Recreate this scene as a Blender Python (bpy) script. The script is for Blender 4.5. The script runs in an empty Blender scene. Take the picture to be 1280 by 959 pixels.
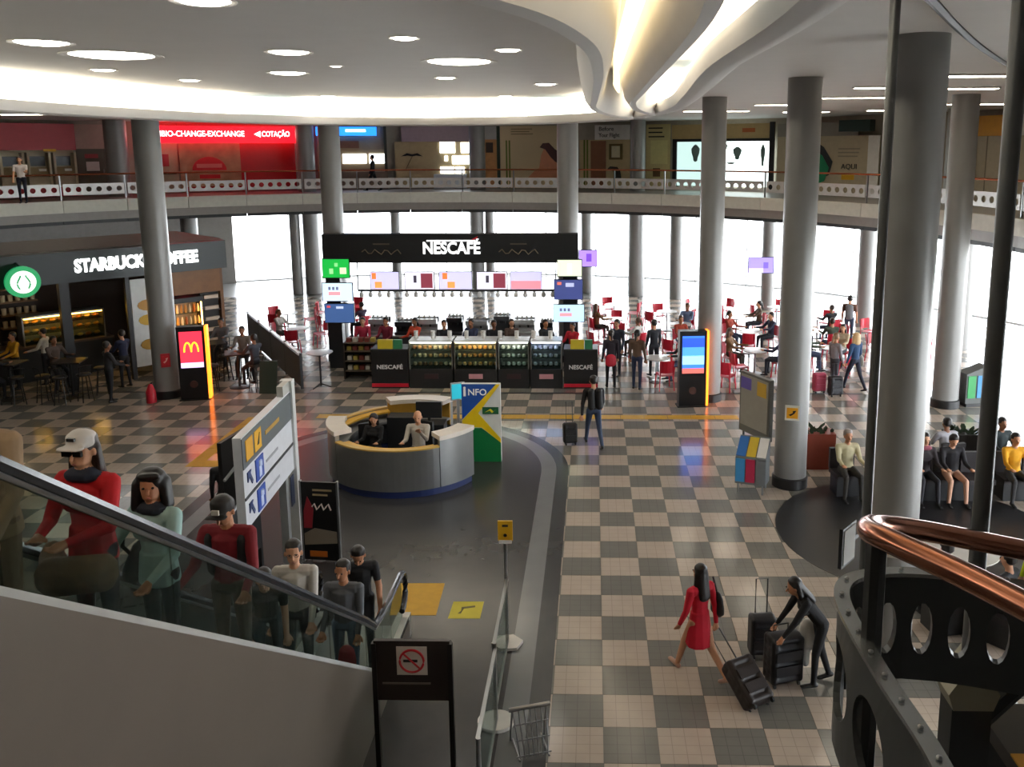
import bpy, bmesh, math, random
import numpy as np
from mathutils import Vector, Matrix
random.seed(7); rng = random.Random(11)
PI = math.pi
S = bpy.context.scene
COL = S.collection

# ------------------------------------------------------------------ camera
T = 0.63                                    # side of one floor tile in metres
FPX, YAW, PITCH, ROLL = 1104.5, -.023, .173, -.004
CX, CY = 717.6, 379.66                      # optical axis in the 1280x959 photograph
CAM = np.array([.826*T, -28.019*T, 10.714*T])
_f = np.array([math.sin(YAW)*math.cos(PITCH), math.cos(YAW)*math.cos(PITCH), -math.sin(PITCH)])
_r0 = np.array([math.cos(YAW), -math.sin(YAW), 0]); _u0 = np.cross(_r0, _f)
_r = _r0*math.cos(ROLL)+_u0*math.sin(ROLL); _u = -_r0*math.sin(ROLL)+_u0*math.cos(ROLL)
cd = bpy.data.cameras.new('camera'); cam = bpy.data.objects.new('camera', cd); COL.objects.link(cam)
cd.sensor_fit = 'HORIZONTAL'; cd.sensor_width = 36; cd.lens = FPX/1280*36
cd.shift_x = -(CX-640)/1280; cd.shift_y = -(479.5-CY)/1280
cd.clip_start = .05; cd.clip_end = 400
M = Matrix.Identity(4)
for i in range(3):
    M[i][0], M[i][1], M[i][2], M[i][3] = _r[i], _u[i], -_f[i], CAM[i]
cam.matrix_world = M
S.camera = cam

# ------------------------------------------------------------------ world, exposure
W = bpy.data.worlds.new('world'); S.world = W; W.use_nodes = True
bg = W.node_tree.nodes['Background']; bg.inputs[0].default_value = (.90, .95, 1, 1); bg.inputs[1].default_value = 5.5
vs = S.view_settings; vs.view_transform = 'Standard'; vs.look = 'None'; vs.gamma = 1; vs.use_curve_mapping = False
vs.exposure = 1.6
S.cycles.max_bounces = 7; S.cycles.diffuse_bounces = 4; S.cycles.glossy_bounces = 3; S.cycles.transmission_bounces = 4
S.cycles.transparent_max_bounces = 12; S.cycles.sample_clamp_indirect = 6; S.cycles.caustics_reflective = False; S.cycles.caustics_refractive = False
COVE, DOWN, STRIP = 2.2, 12.0, 9.0            # brightness of cove bands, downlights, linear lamps

# pixel -> place
def ray(x, y): return _r*((x-CX)/FPX)+_u*((CY-y)/FPX)+_f
def atz(x, y, z=0.0):
    d = ray(x, y); return CAM+d*((z-CAM[2])/d[2])
def aty(x, y, yy):
    d = ray(x, y); return CAM+d*((yy-CAM[1])/d[1])
RC = np.array([-6.04, 4.72]); RR = 18.12       # centre and radius of the round gallery edge
def atr(x, y, R):                              # far hit with the upright cylinder of radius R
    d = ray(x, y); o = CAM[:2]-RC; a = d[:2]@d[:2]; b = o@d[:2]; c = o@o-R*R
    t = (-b+math.sqrt(max(0, b*b-a*c)))/a; return CAM+d*t
def ang(p): return math.atan2(p[1]-RC[1], p[0]-RC[0])
def onring(a, R, z=0): return (RC[0]+R*math.cos(a), RC[1]+R*math.sin(a), z)

# ------------------------------------------------------------------ materials
def lin(h):
    h = h.lstrip('#'); v = [int(h[i:i+2], 16)/255 for i in (0, 2, 4)]
    return tuple(c/12.92 if c <= .04045 else ((c+.055)/1.055)**2.4 for c in v)+(1,)
MATS = {}
def mat(h, rough=.6, metal=0., var=.12, scale=6., bump=0., spec=.5):
    k = (h, rough, metal, var, scale, bump, spec)
    if k in MATS: return MATS[k]
    m = bpy.data.materials.new('surface_'+h.strip('#')); m.use_nodes = True; nt = m.node_tree; b = nt.nodes['Principled BSDF']
    b.inputs['Roughness'].default_value = rough; b.inputs['Metallic'].default_value = metal
    b.inputs['Specular IOR Level'].default_value = spec
    c = lin(h); tc = nt.nodes.new('ShaderNodeTexCoord'); n = nt.nodes.new('ShaderNodeTexNoise'); n.inputs['Scale'].default_value = scale
    n.inputs['Detail'].default_value = 3; nt.links.new(tc.outputs['Object'], n.inputs['Vector'])
    mx = nt.nodes.new('ShaderNodeMix'); mx.data_type = 'RGBA'; nt.links.new(n.outputs['Fac'], mx.inputs[0])
    mx.inputs[6].default_value = tuple(x*(1-var) for x in c[:3])+(1,); mx.inputs[7].default_value = tuple(min(1, x*(1+var)) for x in c[:3])+(1,)
    nt.links.new(mx.outputs[2], b.inputs['Base Color'])
    if bump:
        bp = nt.nodes.new('ShaderNodeBump'); bp.inputs['Strength'].default_value = bump; bp.inputs['Distance'].default_value = .01
        nt.links.new(n.outputs['Fac'], bp.inputs['Height']); nt.links.new(bp.outputs[0], b.inputs['Normal'])
    MATS[k] = m; return m
def emi(h, s):
    k = ('e', h, s)
    if k in MATS: return MATS[k]
    m = bpy.data.materials.new('light_'+h.strip('#')); m.use_nodes = True; nt = m.node_tree; b = nt.nodes['Principled BSDF']
    b.inputs['Base Color'].default_value = lin(h); b.inputs['Emission Color'].default_value = lin(h); b.inputs['Emission Strength'].default_value = s
    b.inputs['Roughness'].default_value = .4; MATS[k] = m; return m
def glassmat(h='#dfe8e6', clear=.82, rough=.03):
    k = ('g', h, clear)
    if k in MATS: return MATS[k]
    m = bpy.data.materials.new('glass'); m.use_nodes = True; nt = m.node_tree; o = nt.nodes['Material Output']; nt.nodes.remove(nt.nodes['Principled BSDF'])
    t = nt.nodes.new('ShaderNodeBsdfTransparent'); t.inputs[0].default_value = lin(h)
    g = nt.nodes.new('ShaderNodeBsdfPrincipled'); g.inputs['Base Color'].default_value = lin('#3c4644'); g.inputs['Roughness'].default_value = rough
    mx = nt.nodes.new('ShaderNodeMixShader'); mx.inputs[0].default_value = 1-clear
    nt.links.new(t.outputs[0], mx.inputs[1]); nt.links.new(g.outputs[0], mx.inputs[2]); nt.links.new(mx.outputs[0], o.inputs[0])
    MATS[k] = m; return m
def tilemat(h, rough):
    m = mat(h, rough, 0, .10, 3.0); m = m.copy(); m.name = 'floor_tile_'+h.strip('#'); nt = m.node_tree; b = nt.nodes['Principled BSDF']
    tc = nt.nodes.new('ShaderNodeTexCoord'); br = nt.nodes.new('ShaderNodeTexBrick'); br.offset = 0; br.inputs['Scale'].default_value = 1
    br.inputs['Brick Width'].default_value = T/4; br.inputs['Row Height'].default_value = T/4; br.inputs['Mortar Size'].default_value = .004
    br.inputs['Color1'].default_value = br.inputs['Color2'].default_value = (1, 1, 1, 1); br.inputs['Mortar'].default_value = (.72, .72, .72, 1)
    geo = nt.nodes.new('ShaderNodeNewGeometry'); nt.links.new(geo.outputs['Position'], br.inputs['Vector'])
    mul = nt.nodes.new('ShaderNodeMix'); mul.data_type = 'RGBA'; mul.blend_type = 'MULTIPLY'; mul.inputs[0].default_value = 1
    src = b.inputs['Base Color'].links[0].from_socket
    nt.links.new(src, mul.inputs[6]); nt.links.new(br.outputs['Color'], mul.inputs[7]); nt.links.new(mul.outputs[2], b.inputs['Base Color'])
    return m
STEEL = mat('#9a9b9c', .3, .9); DSTEEL = mat('#4a4c4e', .35, .7); BLACK = mat('#17181a', .45); COPPER = mat('#c0724f', .22, 1.)
WHITE = mat('#e4e2de', .5); GREYP = mat('#6b6b6a', .42); RED = mat('#c81f34', .4); YEL = mat('#dba81a', .5); WOOD = mat('#6a4526', .5, 0, .25, 9)

# ------------------------------------------------------------------ mesh helpers
TS = bpy.data.scenes.new('work'); TVL = TS.view_layers[0]
class MB:
    def __init__(s): s.v = []; s.f = []; s.m = []
    def add(s, vs, fs, mi=0):
        o = len(s.v); s.v += [tuple(map(float, v)) for v in vs]; s.f += [tuple(i+o for i in f) for f in fs]; s.m += [mi]*len(fs); return s
    def box(s, c, d, rz=0, mi=0):
        x, y, z = d[0]/2, d[1]/2, d[2]/2; cs, sn = math.cos(rz), math.sin(rz)
        vs = [(c[0]+a*x*cs-b*y*sn, c[1]+a*x*sn+b*y*cs, c[2]+e*z) for a, b, e in
              ((-1,-1,-1),(1,-1,-1),(1,1,-1),(-1,1,-1),(-1,-1,1),(1,-1,1),(1,1,1),(-1,1,1))]
        return s.add(vs, [(3,2,1,0),(4,5,6,7),(0,1,5,4),(1,2,6,5),(2,3,7,6),(3,0,4,7)], mi)
    def span(s, x0, x1, y0, y1, z0, z1, mi=0): return s.box(((x0+x1)/2, (y0+y1)/2, (z0+z1)/2), (abs(x1-x0), abs(y1-y0), abs(z1-z0)), 0, mi)
    def lathe(s, prof, c=(0,0,0), n=20, mi=0, cap=True, sx=1, sy=1):
        o = []
        for r, z in prof: o += [(c[0]+sx*r*math.cos(2*PI*k/n), c[1]+sy*r*math.sin(2*PI*k/n), c[2]+z) for k in range(n)]
        fs = [(i*n+k, i*n+(k+1) % n, (i+1)*n+(k+1) % n, (i+1)*n+k) for i in range(len(prof)-1) for k in range(n)]
        if cap: fs += [tuple(range(n))[::-1], tuple((len(prof)-1)*n+k for k in range(n))]
        return s.add(o, fs, mi)
    def cyl(s, c, r, z0, z1, n=20, mi=0): return s.lathe([(r, z0), (r, z1)], c, n, mi)
    def tube(s, pts, r, n=8, mi=0, closed=False):
        P = [Vector(p) for p in pts]; N = len(P); rings = []; up = Vector((0, 0, 1)); 
        for i in range(N):
            if closed: t = (P[(i+1) % N]-P[i-1]).normalized()
            else: t = (P[min(i+1, N-1)]-P[max(i-1, 0)]).normalized()
            a = t.cross(up)
            if a.length < .05: a = t.cross(Vector((1, 0, 0)))
            a.normalize(); b = a.cross(t).normalized(); rr = r[i] if isinstance(r, (list, tuple)) else r
            rings += [P[i]+rr*(a*math.cos(2*PI*k/n)+b*math.sin(2*PI*k/n)) for k in range(n)]
        fs = [(i*n+k, i*n+(k+1) % n, ((i+1) % N)*n+(k+1) % n, ((i+1) % N)*n+k) for i in range(N if closed else N-1) for k in range(n)]
        if not closed: fs += [tuple(range(n))[::-1], tuple((N-1)*n+k for k in range(n))]
        return s.add(rings, fs, mi)
    def prism(s, poly, z0, z1, mi=0):
        n = len(poly); vs = [(p[0], p[1], z0) for p in poly]+[(p[0], p[1], z1) for p in poly]
        return s.add(vs, [tuple(range(n))[::-1], tuple(range(n, 2*n))]+[(i, (i+1) % n, n+(i+1) % n, n+i) for i in range(n)], mi)
    def plate(s, poly, y0, y1, mi=0):          # outline in the XZ plane, thickness along Y
        n = len(poly); vs = [(p[0], y0, p[1]) for p in poly]+[(p[0], y1, p[1]) for p in poly]
        return s.add(vs, [tuple(range(n)), tuple(range(n, 2*n))[::-1]]+[(i, n+i, n+(i+1) % n, (i+1) % n) for i in range(n)], mi)
    def loft(s, rows, mi=0, closed=False):
        n = len(rows[0]); vs = [p for r in rows for p in r]
        fs = [(i*n+k, i*n+(k+1) % n, (i+1)*n+(k+1) % n, (i+1)*n+k) for i in range(len(rows)-1) for k in range(n if closed else n-1)]
        return s.add(vs, fs, mi)
    def mesh(s, name, mats, smooth=False):
        me = bpy.data.meshes.new(name); me.from_pydata(s.v, [], s.f)
        for m in (mats if isinstance(mats, (list, tuple)) else [mats]): me.materials.append(m)
        me.polygons.foreach_set('material_index', s.m)
        bm = bmesh.new(); bm.from_mesh(me); bmesh.ops.recalc_face_normals(bm, faces=bm.faces); bm.to_mesh(me); bm.free()
        if smooth:
            me.polygons.foreach_set('use_smooth', [True]*len(me.polygons)); me.set_sharp_from_angle(angle=math.radians(42))
        return me
def link(name, me, parent=None):
    o = bpy.data.objects.new(name, me); COL.objects.link(o)
    if parent is not None: o.parent = parent
    return o
def tag(o, label, cat, group=None, kind=None):
    o['label'] = label; o['category'] = cat
    if group: o['group'] = group
    if kind: o['kind'] = kind
    return o
def thing(name, label, cat, loc=(0,0,0), rz=0, group=None, kind=None):
    o = bpy.data.objects.new(name, None); COL.objects.link(o); o.location = loc; o.rotation_euler = (0, 0, rz); o.empty_display_size = .1
    return tag(o, label, cat, group, kind)
def part(name, mb, mats, parent, smooth=False, label=None):
    o = link(name, mb.mesh(name, mats, smooth), parent)
    if label: o['label'] = label
    return o
def struct(name, mb, mats, label, cat, smooth=False):
    return tag(link(name, mb.mesh(name, mats, smooth)), label, cat, None, 'structure')
def copy_tree(o, loc, rz, label=None, parent=None):
    c = o.copy(); COL.objects.link(c)
    if parent is None: c.location = loc; c.rotation_euler = (0, 0, rz)
    else: c.parent = parent
    if label: c['label'] = label
    for ch in list(o.children): copy_tree(ch, None, None, None, c)
    return c
def text(s, size, loc, m, parent, align='CENTER', ext=.01, bold=0., rx=PI/2, rz=0, width=None):
    cu = bpy.data.curves.new('lettering', 'FONT'); cu.body = s; cu.size = size; cu.align_x = align; cu.align_y = 'CENTER'; cu.extrude = ext; cu.offset = bold
    cu.resolution_u = 3; o = bpy.data.objects.new('tmp', cu); TS.collection.objects.link(o); TVL.update(); dg = TVL.depsgraph
    me = bpy.data.meshes.new_from_object(o.evaluated_get(dg), depsgraph=dg); bpy.data.objects.remove(o); bpy.data.curves.remove(cu)
    me.materials.clear(); me.materials.append(m); o = link('lettering', me, parent); o.location = loc; o.rotation_euler = (rx, 0, rz)
    if width:
        xs = [v.co.x for v in me.vertices]; o.scale = (width/max(1e-6, max(xs)-min(xs)), 1, 1)
    return o
def holed(n, cw, z0, z1, r, th, fn=None, seg=12, rz=None, s0=0.):
    """perforated strip: n cells of width cw, one round hole each, bent by fn(s,t,z)"""
    mb = MB(); fn = fn or (lambda s, t, z: (s, t, z)); hz = (z1-z0)/2; cz = (z0+z1)/2
    for c in range(n):
        x = s0+(c+.5)*cw; inn = []; out = []
        for k in range(seg):
            a = 2*PI*(k+.5)/seg; ca, sa = math.cos(a), math.sin(a); q = min(cw/2/max(abs(ca), 1e-6), hz/max(abs(sa), 1e-6))
            inn.append((x+r*ca, cz+(rz or r)*sa)); out.append((x+q*ca, cz+q*sa))
        # snap outer ring to the four cell corners
        for sx in (-1, 1):
            for sz in (-1, 1):
                tgt = (x+sx*cw/2, cz+sz*hz); j = min(range(seg), key=lambda i: (out[i][0]-tgt[0])**2+(out[i][1]-tgt[1])**2); out[j] = tgt
        V = []
        for t in (-th/2, th/2): V += [fn(p[0], t, p[1]) for p in inn]+[fn(p[0], t, p[1]) for p in out]
        F = []
        for k in range(seg):
            j = (k+1) % seg; F += [(k, j, seg+j, seg+k), (2*seg+k, 3*seg+k, 3*seg+j, 2*seg+j), (k, 2*seg+k, 2*seg+j, j), (seg+k, seg+j, 3*seg+j, 3*seg+k)]
        mb.add(V, F)
    return mb

# voxel-merged soft shapes (bodies, hair, bags)
_sph = [(math.cos(2*PI*k/10)*math.cos(e), math.sin(2*PI*k/10)*math.cos(e), math.sin(e)) for e in (-1.05, -.35, .35, 1.05) for k in range(10)]+[(0,0,1), (0,0,-1)]
_sph = np.array(_sph)
def r3(r): return np.array(r if isinstance(r, (tuple, list, np.ndarray)) else (r, r, r), float)
def blob(prims, vox, mats, smooth=3, name='soft'):
    """prims: (a, ra, b, rb, material index); one continuous surface"""
    bm = bmesh.new()
    for a, ra, b, rb, _ in prims:
        a = np.array(a, float); b = np.array(b, float); pts = np.concatenate([a+_sph*r3(ra), b+_sph*r3(rb)])
        vs = [bm.verts.new(p) for p in pts]
        res = bmesh.ops.convex_hull(bm, input=vs)
        bmesh.ops.delete(bm, geom=[g for g in res['geom_interior'] if isinstance(g, bmesh.types.BMVert)], context='VERTS')
    me = bpy.data.meshes.new('tmp'); bm.to_mesh(me); bm.free()
    o = bpy.data.objects.new('tmp', me); TS.collection.objects.link(o)
    md = o.modifiers.new('r', 'REMESH'); md.mode = 'VOXEL'; md.voxel_size = vox
    if smooth:
        sm = o.modifiers.new('s', 'SMOOTH'); sm.factor = .5; sm.iterations = smooth
    TVL.update(); dg = TVL.depsgraph
    out = bpy.data.meshes.new_from_object(o.evaluated_get(dg), depsgraph=dg); out.name = name
    bpy.data.objects.remove(o); bpy.data.meshes.remove(me)
    out.materials.clear()
    for m in mats: out.materials.append(m)
    nf = len(out.polygons); ctr = np.zeros(nf*3); out.polygons.foreach_get('center', ctr); ctr = ctr.reshape(-1, 3)
    best = np.full(nf, 1e9); idx = np.zeros(nf, int)
    for a, ra, b, rb, mi in prims:
        a = np.array(a, float); b = np.array(b, float); ra = r3(ra); rb = r3(rb); ab = b-a; L = ab@ab
        t = np.clip((ctr-a)@ab/L, 0, 1) if L > 1e-9 else np.zeros(nf)
        Rr = ra+t[:, None]*(rb-ra); q = (np.linalg.norm((ctr-(a+t[:, None]*ab))/Rr, axis=1)-1)*Rr.mean(1)
        w = q < best; best[w] = q[w]; idx[w] = mi
    out.polygons.foreach_set('material_index', idx.astype(np.int32)); out.polygons.foreach_set('use_smooth', np.ones(nf, bool))
    return out

# ------------------------------------------------------------------ the setting: floor
ZM, ZC, ZLIP, ZIN = 4.85, 8.06, 7.45, 8.22      # gallery floor, outer ceiling, lip of the cove, inner ceiling
def ringpts(R, a0, a1, n): return [(RC[0]+R*math.cos(a0+(a1-a0)*i/n), RC[1]+R*math.sin(a0+(a1-a0)*i/n)) for i in range(n+1)]
RO = 25.5
mb = MB(); mb.prism(ringpts(RO, 0, 2*PI, 72)[:-1], -.4, -.012)
floor = struct('floor', mb, mat('#5c5b58', .35), 'polished chequered tile floor of the round terminal hall', 'floor')
mb = MB(); mb.prism(ringpts(90, 0, 2*PI, 48)[:-1], -.6, -.45); struct('ground_outside', mb, mat('#d8d8d4', .8), 'pale paved forecourt outside the glass wall', 'pavement')
ZX, ZY, ZR = -3.66, .2, 3.64                    # dark round-ended area by the information desk
def inzone(x, y, g=0): return (y <= ZY and abs(x-ZX) < ZR-g) or (y > ZY and math.hypot(x-ZX, y-ZY) < ZR-g)
DCX, DCY, DCR = 6.3, -2.75, 2.5                 # dark round seating island
def indark(x, y): return math.hypot(x-DCX, y-DCY) < DCR-.03
def clip_out(cell):
    return all(inzone(x, y) for x, y in cell) or all(indark(x, y) for x, y in cell)
cells = []
for i in range(-36, 30):
    for r in range(-36, 27):
        x0, x1, y1, y0 = i*T, (i+1)*T, -r*T, -(r+1)*T
        if math.hypot((x0+x1)/2-RC[0], (y0+y1)/2-RC[1]) > RO-.6: continue
        if clip_out([(x0, y0), (x1, y0), (x1, y1), (x0, y1)]): continue
        d = np.array([(x0+x1)/2, (y0+y1)/2, 0])-CAM; zf = d@_f
        if zf < 1: vis = False
        else: px, py = CX+FPX*(d@_r)/zf, CY-FPX*(d@_u)/zf; vis = -30 < px < 1310 and 170 < py < 985
        hid = px < 235 and py > 640 if vis else True
        cells.append((0 if vis and not hid else 1, zf, i, r, x0, x1, y0, y1))
cells.sort()
TL, TD = tilemat('#b9aa9c', .16), tilemat('#77756f', .16)
tm = {}
for par, m in ((0, TD), (1, TL)):
    mb = MB(); g = .003; mb.span(g, T-g, g, T-g, -.012, 0); tm[par] = mb.mesh('tile', m)
rest = MB()
def zone_cut(x0, x1, y0, y1):                   # tiles that the dark area bites into are cut along its edge
    c = [(x0, y0), (x1, y0), (x1, y1), (x0, y1)]; return any(inzone(*p) or indark(*p) for p in c)
for n, (v, zf, i, r, x0, x1, y0, y1) in enumerate(cells):
    par = (i+r) & 1
    if n < 300: o = link('tile', tm[par], floor); o.location = (x0, y0, 0)
    else: rest.span(x0+.003, x1-.003, y0+.003, y1-.003, -.012, 0, par)
o = part('tile_field', rest, [TD, TL], floor); o['kind'] = 'stuff'
def zonepoly(g, y0=-16.2):
    R = ZR-g; return [(ZX-R, y0), (ZX+R, y0)]+[(ZX+R*math.cos(PI*i/40), ZY+R*math.sin(PI*i/40)) for i in range(41)]
DARKF = mat('#3b3b3c', .22, 0, .2, 2.5); BANDF = mat('#777879', .2, 0, .12, 2.5)
for nm, g, m, zt in (('granite_border', 0, DARKF, .004), ('granite_band', .26, BANDF, .006), ('granite_field', .58, DARKF, .008)):
    mb = MB(); mb.prism(zonepoly(g), -.01, zt); part(nm, mb, m, floor)
mb = MB(); mb.prism([(DCX+DCR*math.cos(2*PI*i/56), DCY+DCR*math.sin(2*PI*i/56)) for i in range(56)], -.01, .005); part('granite_island', mb, mat('#1d1d1f', .3), floor)
def strip(name, pts, m, zt=.006):
    mb = MB(); mb.prism(pts, -.008, zt); return part(name, mb, m, floor)
YT = mat('#c99a22', .5, 0, .15, 8, .3)
for k in range(18):
    x0 = -6.6+k*.6
    if not inzone(x0+.3, 4.1): strip('tactile_slab', [(x0, 3.95), (x0+.59, 3.95), (x0+.59, 4.28), (x0, 4.28)], YT)
for k in range(6):
    y0 = .42+k*.6; strip('tactile_slab', [(-8.35, y0), (-8.05, y0), (-8.05, y0+.59), (-8.35, y0+.59)], YT)
strip('tactile_slab', [(-8.05, .42), (-7.6, .42), (-7.6, .8), (-8.05, .8)], YT)
for a, b in (((-22, 6.3), (-8, 6.42)), ((-8, 6.3), (8, 6.42))): strip('joint_strip', [(a[0], a[1]), (b[0], a[1]), (b[0], b[1]), (a[0], b[1])], mat('#2b2a2a', .4), .005)
# yellow marks at the foot of the escalator
strip('floor_marking', [tuple(atz(*p)[:2]) for p in ((487, 770), (545, 770), (556, 730), (495, 730))], YT, .011)
strip('floor_marking', [tuple(atz(*p)[:2]) for p in ((560, 774), (600, 774), (605, 753), (567, 753))], mat('#c9bb2e', .5), .011)
mb = MB(); mb.prism([tuple(atz(*p)[:2]) for p in ((572, 768), (576, 768), (577, 760), (594, 758), (594, 760), (580, 762))], .006, .013); part('floor_marking', mb, mat('#5a5420', .5), floor)

# ---- outer drum: solid wall, glazing at ground level
GA0, GA1 = math.radians(-42), math.radians(118)
WGREY = mat('#8b8783', .7)
n = 40; mb = MB()
def wallarc(mb, R, a0, a1, z0, z1, th=.25, n=24, mi=0):
    for i in range(n):
        p = ringpts(R, a0+(a1-a0)*i/n, a0+(a1-a0)*(i+1)/n, 1); q = ringpts(R+th, a0+(a1-a0)*i/n, a0+(a1-a0)*(i+1)/n, 1)
        mb.prism([p[0], p[1], q[1], q[0]], z0, z1, mi)
wallarc(mb, RO, GA1, GA0+2*PI, -.4, 4.3, n=40); wallarc(mb, RO, 0, 2*PI, 4.3, 8.7, n=64)
struct('wall_outer', mb, WGREY, 'curved grey outer wall of the hall above the glazing', 'wall')
win = thing('window_1', 'tall curved glass wall with slim frames behind the cafe', 'window', (0, 0, 0), 0, None, 'structure')
NP = 26; FRM = mat('#c9cbcc', .4); GL = glassmat('#ffffff', .95)
mb = MB()
for z in (.05, 4.25): wallarc(mb, RO, GA0, GA1, z-.05, z+.05, .08, 52)
part('window_frame', mb, FRM, win)
for i in range(NP):
    a, b = GA0+(GA1-GA0)*i/NP, GA0+(GA1-GA0)*(i+1)/NP
    mb = MB(); p = onring(a, RO+.04); mb.box((p[0], p[1], 2.1), (.06, .06, 4.3), a); part('mullion', mb, FRM, win)
    p0, p1 = onring(a+.002, RO+.03), onring(b-.002, RO+.03); q0, q1 = onring(a+.002, RO+.045), onring(b-.002, RO+.045)
    mb = MB(); mb.prism([p0[:2], p1[:2], q1[:2], q0[:2]], .1, 4.2); part('pane', mb, GL, win)

# ---- gallery ring: slab, fascia panels, shop wall
A0, A1 = math.radians(-38), math.radians(200)
mb = MB(); wallarc(mb, RR+.12, A0, A1, 4.05, ZM-.02, RO-RR-.12, 70); struct('floor_gallery', mb, mat('#8f8a84', .4), 'round upper gallery slab over the cafe', 'floor')
fas = thing('trim_1', 'pale stone edge band over dark panels along the gallery', 'trim', (0, 0, 0), 0, None, 'structure')
NF = 32
for i in range(NF):
    a, b = A0+(A1-A0)*i/NF, A0+(A1-A0)*(i+1)/NF
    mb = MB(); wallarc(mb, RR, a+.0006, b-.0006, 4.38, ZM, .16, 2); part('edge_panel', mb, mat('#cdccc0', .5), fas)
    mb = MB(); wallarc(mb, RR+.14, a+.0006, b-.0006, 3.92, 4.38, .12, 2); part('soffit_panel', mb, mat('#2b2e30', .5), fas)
mb = MB(); wallarc(mb, 22.7, A0, A1, ZM, ZC+.2, .2, 70); struct('wall_shops', mb, mat('#a89f90', .7), 'curved beige wall behind the upper gallery shops', 'wall')

# ---- gallery railing, one thing per bay
RG = 'gallery railing bays around the hall'
da = 2.35/RR; nb = int((A1-A0)/da); PW = mat('#c9c8c6', .35, .3)
for i in range(nb):
    a = A0+i*da; base = onring(a, RR+.22)
    if not (-12 < math.degrees(a) < 178): continue
    mp = np.array(onring(a+da/2, RR+.22, ZM))-CAM; mpx = CX+FPX*(mp@_r)/(mp@_f)
    wh = next((n_ for l_, n_ in ((95, 'cash machines'), (190, 'service door'), (370, 'red exchange shop'), (485, 'blue-signed shop'), (590, 'shop with white lit displays'), (626, 'orange portrait poster'), (705, 'resting person billboard'), (790, 'Before Your Flight billboard'), (840, 'yellowish billboard'), (968, 'glazed shop'), (1105, 'green leaf board')) if mpx < l_), 'orange-signed shop')
    t = thing('railing_bay', 'perforated railing bay with copper handrail before the '+wh, 'railing', (base[0], base[1], ZM), 0, RG)
    fn = lambda s, tt, z, a=a: tuple(np.array(onring(a+.06/RR+s/RR, RR+.22+tt, z))-np.array([base[0], base[1], 0]))
    part('perforated_panel', holed(6, .37, .2, .64, .105, .02, fn), PW, t)
    mb = MB(); mb.tube([fn(-.06+2.35*j/6, 0, 1.0) for j in range(7)], .035, 8); part('handrail', mb, COPPER, t, True)
    mb = MB(); p = fn(-.05, 0.03, 0); mb.box((p[0], p[1], .49), (.05, .05, .98), a); part('post', mb, STEEL, t)

# ---- ceiling: outer soffit, rounded lip, cove band, inner ceiling, hanging ribs
def spline(pts, n=8, closed=False):
    P = [np.array(p, float) for p in pts]; N = len(P); out = []
    for i in range(N if closed else N-1):
        g = lambda j: P[j % N] if closed else P[max(0, min(N-1, j))]
        p0, p1, p2, p3 = g(i-1), g(i), g(i+1), g(i+2)
        for k in range(n):
            u = k/n; out.append(.5*((2*p1)+(-p0+p2)*u+(2*p0-5*p1+4*p2-p3)*u*u+(-p0+3*p1-3*p2+p3)*u**3))
    if not closed: out.append(P[-1])
    return out
LIPC = [(1.62, -13.4), (1.68, -9), (1.9, -4.5), (2.0, -.6), (1.55, 3.4), (-.2, 7.2), (-3.0, 8.95), (-6.2, 8.6), (-8.7, 6.0), (-9.9, 2.2), (-10.3, -2), (-10.4, -6.5), (-9.6, -11), (-7, -14.6), (-2.5, -16.4), (.8, -15.8)]
LC = spline(LIPC, 8, True)
def offs(curve, d, closed=True):
    n = len(curve); out = []
    for i in range(n):
        a = curve[(i+1) % n] if closed or i < n-1 else curve[i]; b = curve[i-1] if closed or i > 0 else curve[i]
        t = (a-b)/np.linalg.norm(a-b); out.append(curve[i]+d*np.array([t[1], -t[0]]))
    return out
CW = mat('#dcd9d5', .7, 0, .04, 2); CWH = CW
# outer ceiling with the oval opening
outc = ringpts(RO+.1, 0, 2*PI, len(LC))[:-1]
oc = offs(LC, .75)
st = min(range(len(outc)), key=lambda j: (outc[j][0]-oc[0][0])**2+(outc[j][1]-oc[0][1])**2)
outc = outc[st:]+outc[:st]
mb = MB(); mb.loft([[(p[0], p[1], ZC) for p in oc]+[(oc[0][0], oc[0][1], ZC)], [(p[0], p[1], ZC) for p in outc]+[(outc[0][0], outc[0][1], ZC)]])
mb.loft([[(p[0], p[1], ZC+.5) for p in oc]+[(oc[0][0], oc[0][1], ZC+.5)], [(p[0], p[1], ZC+.5) for p in outc]+[(outc[0][0], outc[0][1], ZC+.5)]])
ceil = struct('ceiling', mb, CW, 'flat pale grey outer ceiling around the oval recess', 'ceiling')
prof = [(.75, ZC+.0), (.62, ZC-.06), (.42, ZC-.25), (.27, ZLIP+.12), (.12, ZLIP+.02), (0, ZLIP), (-.1, ZLIP+.04), (-.14, ZLIP+.14), (-.12, ZLIP+.24), (.02, ZLIP+.25), (.2, ZLIP+.25)]
mb = MB(); rows = [[(p[0], p[1], z) for p in offs(LC, d)] for d, z in prof]; mb.loft(rows, 0, True); part('cove_lip', mb, CW, ceil, True)
mb = MB(); mb.loft([[(p[0], p[1], z) for p in offs(LC, d)] for d, z in ((.22, ZLIP+.2), (.28, ZIN+.02))], 0, True); part('cove_wall', mb, CWH, ceil, True)
mb = MB(); ic = offs(LC, .4); mb.prism([(p[0], p[1]) for p in ic], ZIN, ZIN+.1); part('recessed_ceiling', mb, CW, ceil)
def lampname(pts, n='cove_lamp'):                       # lamps of the cove that run on beyond the picture say so
    for p in pts:
        for z in (ZLIP+.2, ZIN):
            d = np.array([p[0], p[1], z])-CAM; zf = d@_f
            if zf > .05 and -5 < CX+FPX*(d@_r)/zf < 1285 and -5 < CY-FPX*(d@_u)/zf < 964: return n
    return n+'_offscreen'
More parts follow.
